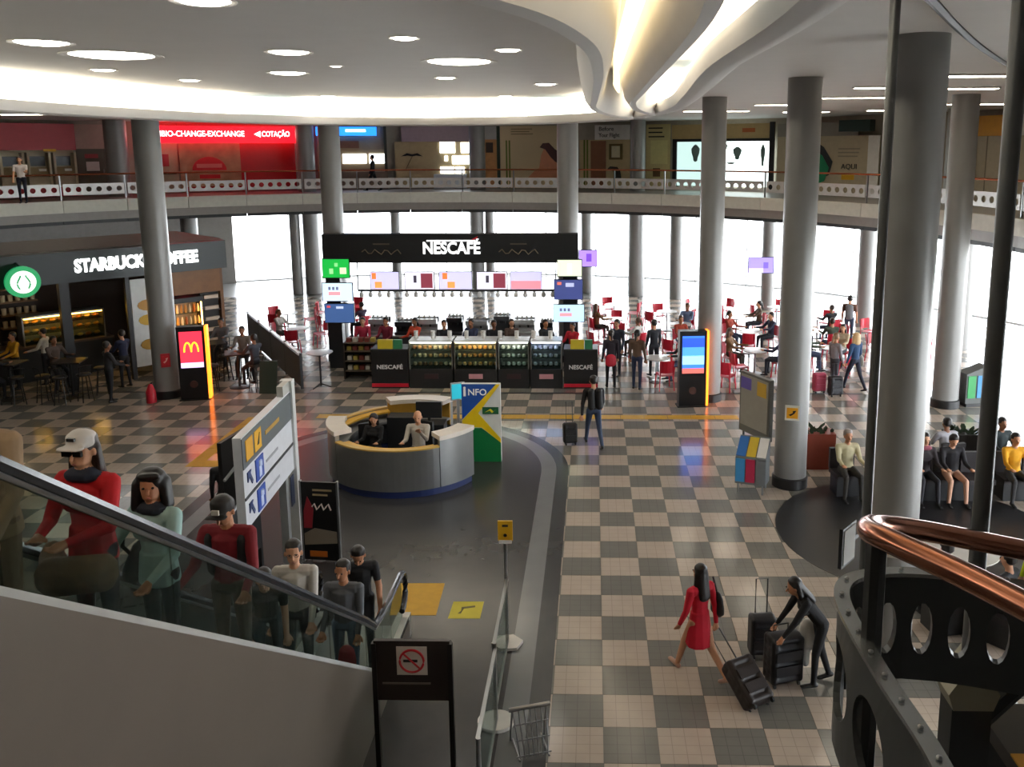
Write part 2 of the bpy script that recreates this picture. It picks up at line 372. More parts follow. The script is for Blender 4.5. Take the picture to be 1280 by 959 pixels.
# cove lamps: separate luminous lengths standing in the trough
band = offs(LC, .16); nL = len(LC)
for i in range(0, nL, 4):
    idx = [(i+j) % nL for j in range(5)]
    pts = [band[j] for j in idx]; mid = pts[2]
    a, b = pts[0]*.97+pts[1]*.03, pts[-1]*.97+pts[-2]*.03; pts = [a]+pts[1:-1]+[b]
    o2 = [p+(p-np.array([-4, -3]))*.003 for p in pts]
    mb = MB(); mb.loft([[(p[0], p[1], ZLIP+.2) for p in pts], [(p[0], p[1], ZIN-.03) for p in pts]]); mb.loft([[(p[0], p[1], ZLIP+.2) for p in o2], [(p[0], p[1], ZIN-.03) for p in o2]])
    o = link(lampname(pts), mb.mesh('cove_lamp', emi('#fff6e2' if (i//4) % 5 else '#dcebea', COVE*((1, .8, 1.15, .9)[(i//4) % 4] if (i//4) % 5 else .16)))); tag(o, 'long luminous cove lamp glowing behind the curved ceiling lip', 'lamp', 'cove lamps behind the ceiling lip')
# two hanging ribs beside the lip and the lamps between them
RIBS = [[(1.5, 3.9), (.85, 1.6), (.52, -1.4), (.52, -4.5), (.55, -9), (.42, -11.6), (-.1, -13.3), (-1.4, -14.6), (-3.2, -15.2)], [(1.85, 1.9), (1.35, -.6), (1.14, -3), (1.12, -5), (1.14, -9), (1.12, -12.8), (.8, -14.6), (0, -15.6)]]
for j, rc in enumerate(RIBS):
    c = spline(rc, 8); nn = len(c); t = thing('trim_2' if j == 0 else 'trim_3', ('innermost' if j == 0 else 'middle')+' rounded plaster rib sweeping down from the recessed ceiling', 'trim', (0, 0, 0), 0, None, 'structure')
    rows = []
    for d, z in ((.26, ZIN+.02), (.2, ZLIP+.42), (.13, ZLIP+.12), (.04, ZLIP), (-.06, ZLIP+.02), (-.15, ZLIP+.2), (-.2, ZLIP+.45), (-.24, ZIN+.02)):
        oo = offs(c, d, False); rows.append([(p[0], p[1], z) for i, p in enumerate(oo)])
    mb = MB(); mb.loft(rows); mb.add([r_[0] for r_ in rows], [tuple(range(len(rows)))]); mb.add([r_[-1] for r_ in rows], [tuple(range(len(rows)))]); part('rib', mb, CW, t, True)
    band2 = offs(c, .3, False)
    for i in range(10, nn-5, 5):
        pts = band2[i:i+6]; pts = [pts[0]*.9+pts[1]*.1]+pts[1:]
        mb = MB(); mb.loft([[(p[0], p[1], ZLIP+.3) for p in pts], [(p[0], p[1], ZIN-.02) for p in pts]]); mb.loft([[(p[0]+.02, p[1], ZLIP+.3) for p in pts], [(p[0]+.02, p[1], ZIN-.02) for p in pts]])
        if j == 1:
            tag(link(lampname(pts), mb.mesh('cove_lamp', emi('#ffedc4', COVE*.25))), 'warm cove lamp glowing between two hanging ceiling ribs', 'lamp', 'cove lamps between the ribs')
# dark-edged lower soffit disc
dk = [atz(1165, 0, 7.9)[:2], atz(1195, 32, 7.9)[:2], atz(1225, 58, 7.9)[:2], atz(1255, 78, 7.9)[:2], atz(1285, 95, 7.9)[:2]]
dk = [dk[0]+(dk[0]-dk[1])*1.4]+dk
pl = [tuple(p) for p in spline(dk, 6)]+[(12, -5), (12, -16), (3, -16)]
mb = MB(); mb.prism(pl, 7.9, ZC+.02); so = struct('ceiling_soffit', mb, CW, 'lowered grey ceiling disc with a dark rim', 'ceiling')
mb = MB(); mb.tube([(p[0], p[1], 7.93) for p in spline(dk, 6)], .06, 8); part('rim', mb, mat('#26282a', .5), so, True)
# downlights
DG = 'round downlights in the recessed ceiling'
for px, py, w in ((254, 1, 62), (52, 53, 58), (140, 69, 92), (129, 87, 26), (237, 100, 22), (361, 65, 46), (360, 91, 40), (505, 47, 30), (635, 62, 28), (574, 77, 74), (557, 97, 22), (682, 105, 24), (632, 120, 16), (540, 124, 16), (410, 120, 18), (680, 122, 16), (420, 82, 14)):
    p = atz(px, py, ZIN); dist = (p-CAM)@_f; r = w*dist/FPX/2
    t = thing('downlight', ('large ' if r > .34 else 'small ')+'round white downlight with a pale ring set in the recessed ceiling', 'lamp', (p[0], p[1], ZIN), 0, DG+(' (large)' if r > .34 else ''))
    mb = MB(); mb.lathe([(r*1.05, 0), (r*1.3, -.015), (r*1.3, 0)], n=28, cap=False); part('trim_ring', mb, CWH, t, True)
    mb = MB(); mb.lathe([(.01, -.03), (r*.8, -.025), (r*1.05, -.004), (r*1.05, .01)], n=28); part('diffuser', mb, emi('#fff8ea', DOWN*(.12 if px == 420 else .55)), t, True)
LG = 'linear lamps in the outer ceiling'
for x0, x1, py in ((1185, 1262, 93), (1070, 1110, 108), (1185, 1245, 109), (1030, 1105, 121), (1185, 1275, 129), (945, 1000, 130), (855, 935, 138), (980, 1035, 139), (1085, 1110, 137), (0, 65, 142)):
    p, q = atz(x0, py, ZC), atz(x1, py, ZC)
    t = thing('linear_lamp', 'slim white linear lamp flush with the outer ceiling', 'lamp', ((p[0]+q[0])/2, (p[1]+q[1])/2, ZC-.014), 0, LG); L = q[0]-p[0]
    mb = MB(); mb.span(-L/2-.03, L/2+.03, -.14, .14, -.02, .01); part('housing', mb, CWH, t)
    mb = MB(); mb.span(-L/2, L/2, -.11, .11, -.03, -.018); part('diffuser', mb, emi('#fff3dc', STRIP), t)

# ---- pillars
def pillar(x, y, r, z1, m, label, foot=True, name='pillar'):
    t = thing(name, label, 'pillar', (x, y, 0), 0, None, 'structure')
    mb = MB(); mb.lathe([(r, 0), (r, z1)], n=36); part('shaft', mb, m, t, True)
    if foot: mb = MB(); mb.lathe([(r+.035, .0), (r+.035, .2), (r+.01, .22)], n=36); part('plinth', mb, mat('#1c1c1d', .4), t, True)
    return t
PG = mat('#868583', .32, 0, .1, 3, 0, .6)
P_L = pillar(-11.36, 5.95, .34, ZC, PG, 'tall grey round pillar with a red notice beside the coffee bar')
P_M = pillar(3.63, 5.75, .32, ZC, PG, 'tall grey round pillar behind the blue-screened totem')
P_B = pillar(4.5, -.45, .32, ZC, PG, 'tall grey round pillar beside the brochure rack')
bp = aty(1152, 60, -6.75); P_N = pillar(bp[0], bp[1], .32, ZC, PG, 'thick dark grey round pillar rising by the curved copper rail')
pillar(9.82, 5.2, .33, ZC, PG, 'grey round pillar standing by the bright side entrance')
for px, lab in ((417, 'grey round pillar rising behind the green screen of the cafe kiosk'), (710, 'grey round pillar rising behind the end of the cafe sign')):
    p = aty(px, 290, 10.3); pillar(p[0], 10.3, .33, ZC, PG, lab)
COLXY = []
for px, w, lab in ((371, 13, 'slimmer of two close columns beyond the low partition'), (391, 20, 'thicker of two close columns beyond the low partition'), (496, 12, 'slim column behind the first plum menu panel of the kiosk'), (597, 18, 'thicker of two close columns behind the middle of the kiosk'), (613, 11, 'slimmer of two close columns behind the middle of the kiosk'), (733, 14, 'slim column behind the timetable screen tower of the kiosk'), (795, 20, 'column rising from the red chairs behind the standing cafe visitors'), (845, 16, 'column beside the pillar of the blue-screened totem'), (960, 16, 'column behind the hanging violet screen in the cafe'), (1083, 20, 'column in the bright entrance behind the travellers'), (1205, 26, 'column beside the green and blue leaflet stand'), (240, 20, 'column rising behind the coffee bar roof')):
    p = atr(px, 330, RR+2.2); d = (p-CAM)@_f; COLXY.append((p[0], p[1]))
    pillar(p[0], p[1], w*d/FPX/2, 4.1, PG, lab, False, 'column')
for px, w, lab in ((148, 26, 'beside the cash machines'), (383, 22, 'beside the red exchange shop'), (597, 20, 'beside the lit shop window'), (797, 19, 'between two beige posters'), (1196, 30, 'beside the orange shop sign')):
    p = atr(px, 215, RR+2.6); d = (p-CAM)@_f
    t = thing('pillar', 'grey gallery pillar '+lab, 'pillar', (p[0], p[1], 0), 0, None, 'structure')
    mb = MB(); mb.cyl((0, 0, 0), w*d/FPX/2, ZM-.02, ZC, 28); part('shaft', mb, PG, t, True)

# ------------------------------------------------------------------ people
SKINS = ['#c99473', '#b27a58', '#8a5a3e', '#d3a384']
def person(label, loc, heading, h=1.7, legs=((0, 0), (0, 0)), arms=((5, 8, 15), (5, 8, 15)), lean=0, head=(0, 0), top='#333333', bottom='#26282e', shoe='#1a1a1a',
           skin=0, hair='short', hairc='#1c1512', sleeve='long', coat=False, hem=None, female=False, sit=None, vox=.017, group=None, trouser=True, scarf=None, wide=1.0, bare=False):
    """heading: direction faced, degrees from +Y anticlockwise. sit: seat height"""
    t = thing('person', label, 'person', loc, math.radians(heading), group)
    X = np.array([1., 0, 0]); l = math.radians(lean); U = np.array([0, math.sin(l), math.cos(l)]); F = np.array([0, math.cos(l), -math.sin(l)])
    P = np.array([0, 0, .93]); k = h/1.72; SK, TP, BT, SH = 0, 1, 2, 3
    if female: wide = wide*.93
    q = lambda x, y, z: P+x*X+y*F+z*U
    pr = []; low = []
    joints = {}
    for i, sx in enumerate((-1, 1)):
        a, kn = (math.radians(v) for v in legs[i][:2]); sp = math.radians(legs[i][2]) if len(legs[i]) > 2 else .03
        hip = np.array([sx*.088, 0, .90]); d1 = np.array([sx*math.sin(sp), math.sin(a)*math.cos(sp), -math.cos(a)*math.cos(sp)]); knee = hip+.41*d1
        d2 = np.array([sx*math.sin(sp)*.3, math.sin(a-kn), -math.cos(a-kn)]); ank = knee+.41*d2
        lt = BT if trouser else SK
        pr += [(hip, .088*wide, knee, .058, lt), (knee, .056, ank, .041 if trouser else .036, lt)]
        tilt = a-kn; fy = np.array([0, math.cos(tilt*.6), math.sin(tilt*.6)]); fz = np.array([0, -math.sin(tilt*.6), math.cos(tilt*.6)])
        heel = ank-.035*fz-.035*fy; toe = ank-.052*fz+.14*fy
        pr += [(heel, (.036, .04, .036), toe, (.04, .045, .024), SH)]; low.append(min(heel[2]-.036, toe[2]-.026)); joints['ankle%d' % i] = ank
    pr += [((-.05, 0, .92), (.11*wide, .105, .10), (.05, 0, .92), (.11*wide, .105, .10), BT)]
    pr += [(q(0, 0, .05), (.145*wide, .105, .09), q(0, 0, .2), (.138*wide, .1, .1), TP), (q(0, 0, .2), (.138*wide, .1, .1), q(0, .0, .36), (.165*wide, .112, .11), TP)]
    pr += [(q(-.13*wide, -.01, .43), (.075, .078, .07), q(.13*wide, -.01, .43), (.075, .075, .07), TP)]
    if female: pr += [(q(-.07, .07, .31), .065, q(.07, .07, .31), .065, TP)]
    if coat: pr += [(q(0, 0, .1), (.16*wide, .12, .1), (0, 0, .84), (.185*wide, .145, .06), TP)]
    if hem is not None:
        tm = TP if hem < 0 else BT; hz = abs(hem); fwd = .10 if sit is None else .25
        pr += [(q(0, 0, .08), (.15, .115, .08), (0, 0, hz), (.215*wide, .175, .035), tm)]
    pr += [(q(0, -.012, .45), .06, q(0, .005, .60), .05, SK)]
    if scarf: pr += [(q(-.04, .03, .49), (.085, .08, .05), q(.04, .03, .49), (.085, .08, .05), 4)]
    hands = []
    for i, sx in enumerate((-1, 1)):
        a, b, e = (math.radians(v) for v in arms[i][:3]); b2 = math.radians(arms[i][3]) if len(arms[i]) > 3 else b*.3
        sh = q(sx*.185*wide, -.01, .435); loc_d = lambda a, b: sx*math.sin(b)*X+math.sin(a)*math.cos(b)*F-math.cos(a)*math.cos(b)*U
        d1 = loc_d(a, b); el = sh+.285*d1; d2 = loc_d(a+e, b2); wr = el+.245*d2
        up_t = SK if bare else TP; fo_t = TP if sleeve == 'long' else SK
        if sleeve == 'short' and not bare:
            m = sh+.6*.285*d1; pr += [(sh, .062, m, .054, TP), (m, .048, el, .042, SK)]
        else: pr += [(sh, .062, el, .047, up_t)]
        pr += [(el, .045, wr, .033, fo_t)]
        sd = np.cross(d2, F if abs(d2@F) < .8 else U); sd /= np.linalg.norm(sd); nrm = np.cross(sd, d2)
        pm = wr+.075*d2; pr += [(wr, .028, pm, (.034, .034, .034), SK)]
        for j, (off, ln) in enumerate(((-.033, .062), (-.011, .072), (.011, .068), (.033, .052))):
            f0 = pm+off*sd; f1 = f0+ln*.55*d2+.006*off/.03*sd; f2 = f1+ln*.5*(d2*.75+nrm*.6*sx*-1*(-1 if i else 1))
            pr += [(f0, .0115, f1, .0105, SK), (f1, .0105, f2, .009, SK)]
        th0 = wr+.03*d2-.03*sd*1; th1 = th0+.035*d2-.03*sd; pr += [(th0, .0135, th1, .0115, SK), (th1, .0115, th1+.03*d2-.006*sd, .01, SK)]
        hands.append(pm)
    # head
    hy, hp = (math.radians(v) for v in head); nk = q(0, .008, .565)
    hf = np.array([-math.sin(hy)*math.cos(hp), math.cos(hy)*math.cos(hp)*math.cos(l*.4), math.sin(hp)-math.sin(l*.4)]); hf /= np.linalg.norm(hf)
    hx = np.cross(hf, [0, 0, 1.]); hx /= np.linalg.norm(hx); hu = np.cross(hx, hf)
    hc = nk+.09*hu+.014*hf; HS = 1.1; H = lambda x, y, z: hc+HS*(x*hx+y*hf+z*hu)
    pr += [(H(0, -.012, .03), (.082, .096, .092), H(0, .012, -.05), (.064, .072, .066), SK), (H(0, .088, -.008), .011, H(0, .1, -.03), .015, SK),
           (H(-.078, -.005, -.01), (.012, .018, .028), H(-.078, -.005, -.02), (.01, .015, .02), SK), (H(.078, -.005, -.01), (.012, .018, .028), H(.078, -.005, -.02), (.01, .015, .02), SK)]
    dz = -min(low) if sit is None else sit+.10/k-.92+.0
    if sit is not None: dz = sit/k+.09-.92
    off = np.array([0, 0, dz])
    pr = [((np.array(a)+off)*k, r3(ra)*k, (np.array(b)+off)*k, r3(rb)*k, m) for a, ra, b, rb, m in pr]
    ms = [mat(SKINS[skin], .55), mat(top, .8, 0, .15, 14), mat(bottom, .8, 0, .15, 14), mat(shoe, .5)]+([mat(scarf, .85)] if scarf else [])
    link('body', blob(pr, vox, ms, 2 if vox < .012 else 2, 'body'), t)
    w = lambda p: (np.array(p)+off)*k
    hm = [mat(hairc, .45, 0, .3, 40)]; hv = max(.012, vox*.8)
    def soft(name, prims, m, parent=t, v=hv): return link(name, blob([(w(a), r3(ra)*k, w(b), r3(rb)*k, 0) for a, ra, b, rb, *_ in prims], v, m, 3, name), parent)
    if hair != 'bald':
        cap = [(H(0, -.025, .055), (.094, .1, .082), H(0, -.035, .015), (.096, .09, .082))]
        if hair == 'long': cap += [(H(0, -.05, .0), (.1, .07, .08), q(0, -.1, .34), (.1, .045, .06)), (H(-.075, -.035, .0), (.025, .035, .05), H(-.085, -.035, -.13), (.025, .035, .04)), (H(.075, -.035, .0), (.025, .035, .05), H(.085, -.035, -.13), (.025, .035, .04))]
        if hair == 'bob': cap += [(H(0, -.025, .06), (.112, .108, .08), H(0, -.055, -.02), (.118, .085, .08)), (H(0, -.085, .0), (.1, .05, .08), H(0, -.085, -.15), (.105, .05, .05)), (H(-.04, .06, .08), (.045, .03, .03), H(.04, .06, .08), (.045, .03, .03))]+[(H(sx*.088, -.02, .02), (.034, .06, .05), H(sx*.1, -.02, -.14), (.04, .06, .04)) for sx in (-1, 1)]
        if hair == 'ponytail': cap += [(H(0, -.12, .03), .035, H(0, -.15, -.13), .025)]
        soft('hair', cap, hm)
    for sx in (-1, 1):
        mb = MB(); c = w(H(sx*.03, .082, .006)); mb.lathe([(.001, -.009*k), (.009*k, -.005*k), (.011*k, 0), (.009*k, .005*k), (.001, .009*k)], c, 8); part('eye', mb, mat('#1b1512', .25), t, True)
    mb = MB(); c = w(H(0, .083, -.062)); mb.lathe([(.002, -.006*k), (.02*k, 0), (.002, .006*k)], c, 10, sy=.5); part('mouth', mb, mat('#8d4a43', .5), t, True)
    return t, dict(w=w, H=H, q=q, hands=[w(p) for p in hands], soft=soft, k=k, P=P)
def child_soft(parent, name, prims, m, v=.014, label=None):
    o = link(name, blob([(a, ra, b, rb, 0) for a, ra, b, rb in prims], v, [m], 3, name), parent)
    if label: o['label'] = label
    return o

# ------------------------------------------------------------------ shops along the gallery
def bay(px0, px1, R=22.45):
    a, b = atr(px0, 200, R), atr(px1, 200, R); c = (a+b)/2; d = b-a
    return c, math.hypot(d[0], d[1]), math.atan2(d[1], d[0])
def zpx(py, c): return CAM[2]+(ray(640, py)[2]/math.hypot(*ray(640, py)[:2]))*math.hypot(c[0]-CAM[0], c[1]-CAM[1])
def shop(name, label, cat, px0, px1, R=22.45):
    c, w, rz = bay(px0, px1, R); t = thing(name, label, cat, (c[0], c[1], ZM), rz); return t, w
def panel(t, name, x0, x1, z0, z1, m, y=0, th=.06): mb = MB(); mb.span(x0, x1, y-th, y, z0, z1); return part(name, mb, m, t)
def rows(t, x0, x1, zs, m, hgt=.035, y=-.07):
    for z in zs: panel(t, 'print_line', x0, x1-rng.random()*.3*(x1-x0), z-hgt, z, m, y, .006)
BEI = mat('#bfae8d', .6); DRED = mat('#a81620', .5)
# cash machines
t, w = shop('atm_lobby', 'red-topped cash machine lobby at the end of the gallery', 'shop front', -45, 92)
panel(t, 'fascia', -w/2, w/2, 1.95, 3.05, mat('#b02a33', .45), -.3, .1); panel(t, 'back_panel', -w/2, w/2, 0, 1.95, BEI); panel(t, 'base_band', -w/2, w/2, .02, .42, DRED, -.605, .05)
panel(t, 'price_tag', w*.18, w*.3, 1.9, 2.0, YEL, -.42, .03)
for j, x in enumerate((-.37, -.125, .12, .365)):
    c, ww, rz = bay(-45, 92); m = Matrix.Rotation(rz, 4, 'Z') @ Vector((x*w, -.35, 0))
    a = thing('cash_machine', 'beige cash machine with a dark screen under the red lobby fascia', 'cash machine', (c[0]+m.x, c[1]+m.y, ZM), rz, 'cash machines in the red lobby')
    mb = MB(); mb.plate([(-.45, 0), (.45, 0), (.45, 1.85), (-.45, 1.85)], .1, .28); mb.span(-.45, -.36, -.25, .1, 0, 1.85); mb.span(.36, .45, -.25, .1, 0, 1.85); mb.span(-.36, .36, -.2, .1, 0, .85); part('cabinet', mb, mat('#b5a98c', .5), a)
    mb = MB(); mb.add([(-.36, -.18, .9), (.36, -.18, .9), (.36, .08, 1.25), (-.36, .08, 1.25), (-.36, .1, .9), (.36, .1, .9)], [(0, 1, 2, 3), (0, 4, 5, 1), (0, 3, 4), (1, 5, 2), (2, 5, 4, 3)]); part('keypad_shelf', mb, mat('#9c8a66', .5), a)
    panel(a, 'screen', -.32, .32, 1.3, 1.7, mat('#26303a', .2), .1, .03); panel(a, 'slip_slot', .02, .3, 1.08, 1.18, mat('#e7e3da', .5), -.02, .03)
t, w = shop('service_door', 'grey-green service door with a white notice beside the cash machines', 'door', 93, 134)
panel(t, 'overpanel', -w/2, w/2, 2.0, 3.05, mat('#c3a79a', .6)); d = panel(t, 'door_leaf', -w/2+.08, w/2-.08, 0, 2.0, mat('#5d5d50', .5)); panel(t, 'notice', -.22, .3, 1.05, 1.45, WHITE, -.06, .01); panel(t, 'notice', -.25, .28, 1.6, 1.78, mat('#9c3037', .5), -.06, .01)
mb = MB(); mb.tube([(w/2-.2, -.1, .95), (w/2-.2, -.1, 1.12)], .02, 6); part('handle', mb, STEEL, t)
# exchange
t, w = shop('exchange_shop', 'currency exchange shop with a glowing red lettered sign', 'shop front', 190, 369)
s = panel(t, 'sign_board', -w/2, w/2, 2.25, 3.02, emi('#e8101c', 1.1), -.35, .12)
text('CÂMBIO-CHANGE-EXCHANGE', .36, (-w*.20, -.48, 2.66), emi('#fff2ee', 2.0), t, width=w*.66); text('COTAÇÃO', .36, (w*.355, -.48, 2.66), emi('#fff2ee', 2.0), t, width=w*.2)
mb = MB(); mb.plate([(w*.2, 2.66), (w*.245, 2.8), (w*.245, 2.52)], -.49, -.47); part('arrow', mb, emi('#fff2ee', 2.0), t)
panel(t, 'booth_window', -w/2, -w*.33, .0, 2.25, mat('#bfb094', .5)); panel(t, 'poster', -w*.48, -w*.39, 1.2, 1.75, mat('#b8434f', .5), -.06, .02); panel(t, 'counter_shelf', -w/2, -w*.35, .85, .92, mat('#5a4634', .5), -.06, .35)
panel(t, 'map_mural', -w*.32, w*.1, 0, 2.25, mat('#a98e6c', .6, 0, .5, 2.2)); panel(t, 'red_panel', w*.1, w*.5, 0, 2.25, mat('#b3101a', .4))
mb = MB(); mb.plate([(-w*.12+.75*math.cos(PI*i/14), 1.0+.62*math.sin(PI*i/14)) for i in range(15)], -.09, -.06); part('dome_emblem', mb, mat('#c4202c', .5), t); panel(t, 'emblem_band', -w*.12-.55, -w*.12+.55, 1.12, 1.3, mat('#d27a74', .5), -.09, .01)
panel(t, 'emblem_foot', -w*.12-.45, -w*.12+.45, .62, .8, mat('#c4202c', .5), -.06, .02); panel(t, 'base_band', -w*.3, w*.5, .02, .25, DRED, -.06, .04)
# blue sign shop
t, w = shop('blue_sign_shop', 'gallery shop under a glowing blue sign with lit shelves', 'shop front', 397, 484)
panel(t, 'sign_board', -w*.5, w*.36, 2.6, 3.02, emi('#1f6fe0', 1.0), -.3, .1); rows(t, -w*.08, w*.25, (2.9,), emi('#dcecff', 1.2), .12, -.41)
panel(t, 'back_panel', -w/2, w/2, 0, 3.05, mat('#a08b6c', .6)); panel(t, 'wall_cabinet', -w*.2, w*.1, 2.0, 2.35, mat('#8a5f45', .5), -.06, .2)
for x0, x1 in ((-.14, .2), (.24, .48)): panel(t, 'lit_shelf', w*x0, w*x1, 1.25, 1.72, emi('#eefaff', 1.6), -.06, .05)
panel(t, 'shop_counter', -w*.3, w*.5, 0, .85, mat('#7c6a5c', .5), -.06, .4); panel(t, 'end_post', w*.46, w*.5, 0, 3.05, mat('#3b3d33', .5), -.06, .2)
# lit window shop
t, w = shop('beauty_shop', 'beige gallery shop with bright white lit displays', 'shop front', 494, 588)
panel(t, 'back_panel', -w/2, w/2, 0, 2.3, mat('#b49f78', .6)); panel(t, 'fascia', -w*.4, w*.5, 2.3, 3.05, mat('#a8929a', .5), -.1, .08)
for x0, x1, z0, z1 in ((.1, .3, 1.75, 2.28), (.38, .5, 1.75, 2.25), (.16, .2, 1.35, 1.6), (.26, .5, 1.2, 1.6), (.1, .28, .75, 1.05), (.3, .42, .75, 1.05)): panel(t, 'lit_display', w*x0, w*x1, z0, z1, emi('#f4fbff', 2.0), -.06, .05)
panel(t, 'display_counter', w*.02, w*.45, 0, .7, mat('#cfd6de', .4), -.12, .45)
mb = MB(); mb.plate([(-w*.42, 1.58), (-w*.34, 1.74), (-w*.27, 1.68), (-w*.2, 1.74), (-w*.13, 1.58), (-w*.22, 1.62), (-w*.27, 1.58), (-w*.33, 1.62)], -.09, -.06); part('moustache_emblem', mb, BLACK, t)
mb = MB(); mb.tube([(-w*.27, -.08, 1.58), (-w*.36, -.08, .95)], .02, 6); part('emblem_stem', mb, mat('#7d6b4a', .5), t)
# posters
t, w = shop('portrait_poster', 'narrow orange portrait advertising panel beside a dark strip', 'poster', 607, 625)
panel(t, 'board', -w/2, w*.3, 0, 2.4, mat('#b9814f', .6, 0, .5, 3)); panel(t, 'hair_print', -w*.45, w*.05, 1.75, 2.25, mat('#3a2418', .6), -.06, .01); panel(t, 'dark_strip', w*.3, w*.5, 0, 3.05, mat('#20301f', .5)); panel(t, 'header', -w/2, w*.3, 2.4, 3.05, mat('#a39d99', .5))
t, w = shop('massage_poster', 'beige billboard of a resting person with bamboo at its edge', 'poster', 626, 702)
panel(t, 'board', -w/2, w/2, 0, 3.05, mat('#c9b48f', .6, 0, .1, .8))
for x in (-.41, -.36): panel(t, 'bamboo_print', w*x, w*(x+.025), 0, 2.35, mat('#64702c', .5), -.06, .012)
mb = MB(); mb.plate([(w*x, z) for x, z in ((-.05, .5), (.05, .82), (.14, 1.0), (.17, 1.6), (.22, 1.95), (.32, 1.98), (.5, 1.7), (.5, .5))], -.075, -.06); part('figure_print', mb, mat('#cf8a68', .6), t)
mb = MB(); mb.plate([(w*x, z) for x, z in ((.15, 2.0), (.2, 2.2), (.3, 2.22), (.4, 1.9), (.5, 1.75), (.5, 1.15), (.4, 1.3), (.32, 1.55), (.24, 1.9))], -.09, -.075); part('hair_print', mb, mat('#4c2a2a', .6), t)
rows(t, -w*.32, w*.1, (2.92, 2.8, 2.68), mat('#8b7d5c', .5), .05)
t, w = shop('flight_poster', 'beige lounge billboard with white header and dark lettering', 'poster', 725, 789)
panel(t, 'board', -w/2, w/2, 0, 2.35, mat('#c2ae84', .6)); panel(t, 'header', -w*.2, w/2, 2.35, 3.05, WHITE); text('Before', .28, (-w*.12, -.08, 2.86), BLACK, t, 'LEFT'); text('Your Flight', .28, (-w*.12, -.08, 2.56), BLACK, t, 'LEFT', width=w*.4)
for x in (-.42, -.36): panel(t, 'bamboo_print', w*x, w*(x+.03), 0, 2.35, mat('#64702c', .5), -.06, .012)
panel(t, 'door_print', -w*.28, w*.02, 0, 2.3, mat('#8a5a3e', .5), -.06, .012); panel(t, 'mirror_frame_print', w*.08, w*.34, 1.4, 2.15, mat('#6a5a2a', .5), -.06, .012); panel(t, 'mirror_print', w*.13, w*.29, 1.5, 2.05, mat('#d6cfae', .5), -.072, .012)
mb = MB(); mb.plate([(w*x, z) for x, z in ((.18, .5), (.2, .8), (.05, .95), (.1, 1.08), (.24, 1.05), (.3, .85), (.32, .5))], -.08, -.06); part('plant_print', mb, mat('#2c2a22', .5), t)
t, w = shop('yellow_poster', 'yellowish lounge billboard in the gap beside the glazed shop', 'poster', 808, 838)
panel(t, 'board', -w/2, w/2, 0, 3.05, mat('#c8bb86', .6)); rows(t, -w*.4, w*.3, (2.9, 2.7, 2.5), BLACK, .06); panel(t, 'picture_print', -w*.3, w*.4, 1.2, 2.3, mat('#d7cf92', .5), -.06, .01); panel(t, 'lamp_print', -w*.2, w*.1, .6, 1.0, mat('#6b5030', .5), -.06, .01)
# glazed shop
t, w = shop('glazed_shop', 'black-framed glazed shop with bright frosted window and beige header', 'shop front', 840, 968)
panel(t, 'header', -w*.5, w*.5, 2.35, 3.0, mat('#b89f6c', .5)); panel(t, 'header_mark', w*.2, w*.32, 2.62, 2.8, mat('#b3622f', .5), -.06, .01)
mb = MB(); mb.span(-w*.48, -w*.44, -.15, 0, 0, 2.35); mb.span(w*.46, w*.5, -.15, 0, 0, 3.05); mb.span(-w*.48, w*.5, -.15, 0, 2.22, 2.35); part('shop_frame', mb, BLACK, t)
panel(t, 'frosted_pane', -w*.44, -w*.1, .2, 2.22, emi('#a9c4bf', .55), -.04, .03); panel(t, 'bright_pane', -w*.1, w*.46, .2, 2.22, emi('#e8f6f4', 1.3), -.04, .03)
for x, z, ww, hh in ((.16, 1.7, .12, .3), (.03, 1.95, .1, .22), (.1, 1.25, .14, .05), (.4, 1.6, .06, .5), (-.25, 1.7, .12, .4)):
    mb = MB(); mb.plate([(w*x+ww*1.6*math.cos(a)*(1+.3*math.sin(3*a)), z+hh*math.sin(a)) for a in [2*PI*i/12 for i in range(12)]], -.1, -.08); part('leaf_print', mb, mat('#6f8583', .5), t)
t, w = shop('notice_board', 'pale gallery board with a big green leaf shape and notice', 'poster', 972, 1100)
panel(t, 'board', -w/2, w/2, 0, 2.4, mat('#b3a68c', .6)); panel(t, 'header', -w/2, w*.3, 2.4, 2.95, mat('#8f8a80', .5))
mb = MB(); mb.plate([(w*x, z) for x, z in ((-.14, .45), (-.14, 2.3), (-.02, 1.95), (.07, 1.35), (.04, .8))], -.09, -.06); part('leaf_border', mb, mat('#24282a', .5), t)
mb = MB(); mb.plate([(w*x, z) for x, z in ((-.14, .3), (-.14, 1.95), (-.03, 1.6), (.04, 1.1), (.0, .55))], -.11, -.09); part('green_leaf', mb, mat('#17875a', .4), t)
text('AQUI', .3, (w*.23, -.08, 1.15), BLACK, t); rows(t, w*.12, w*.36, (1.9, 1.75, 1.6), mat('#8a8272', .5), .05); panel(t, 'yellow_mark', w*.16, w*.28, .62, .85, YEL, -.06, .01); panel(t, 'white_strip', w*.4, w*.5, 0, 2.4, WHITE, -.06, .05)
mb = MB(); mb.span(w*.22, w*.5, -.9, -.5, 2.55, 3.0); part('hanging_sign', mb, mat('#16302c', .4), t)
t, w = shop('orange_sign_shop', 'beige panelled shop front with an orange and white fascia', 'shop front', 1205, 1310)
panel(t, 'fascia', -w/2, w*.1, 2.3, 3.0, mat('#d99a1e', .5), -.06, .05); panel(t, 'fascia_end', w*.1, w/2, 2.3, 3.0, WHITE, -.06, .05); panel(t, 'panelling', -w/2, w/2, 0, 2.3, mat('#b0a691', .6))
for x in (-.2, .1, .4): panel(t, 'panel_joint', w*x-.02, w*x+.02, 0, 2.3, mat('#7d7464', .5), -.06, .01)
mb = MB(); mb.span(-w*.42, -w*.34, -.3, -.06, .9, 1.5); part('wall_phone', mb, BLACK, t)

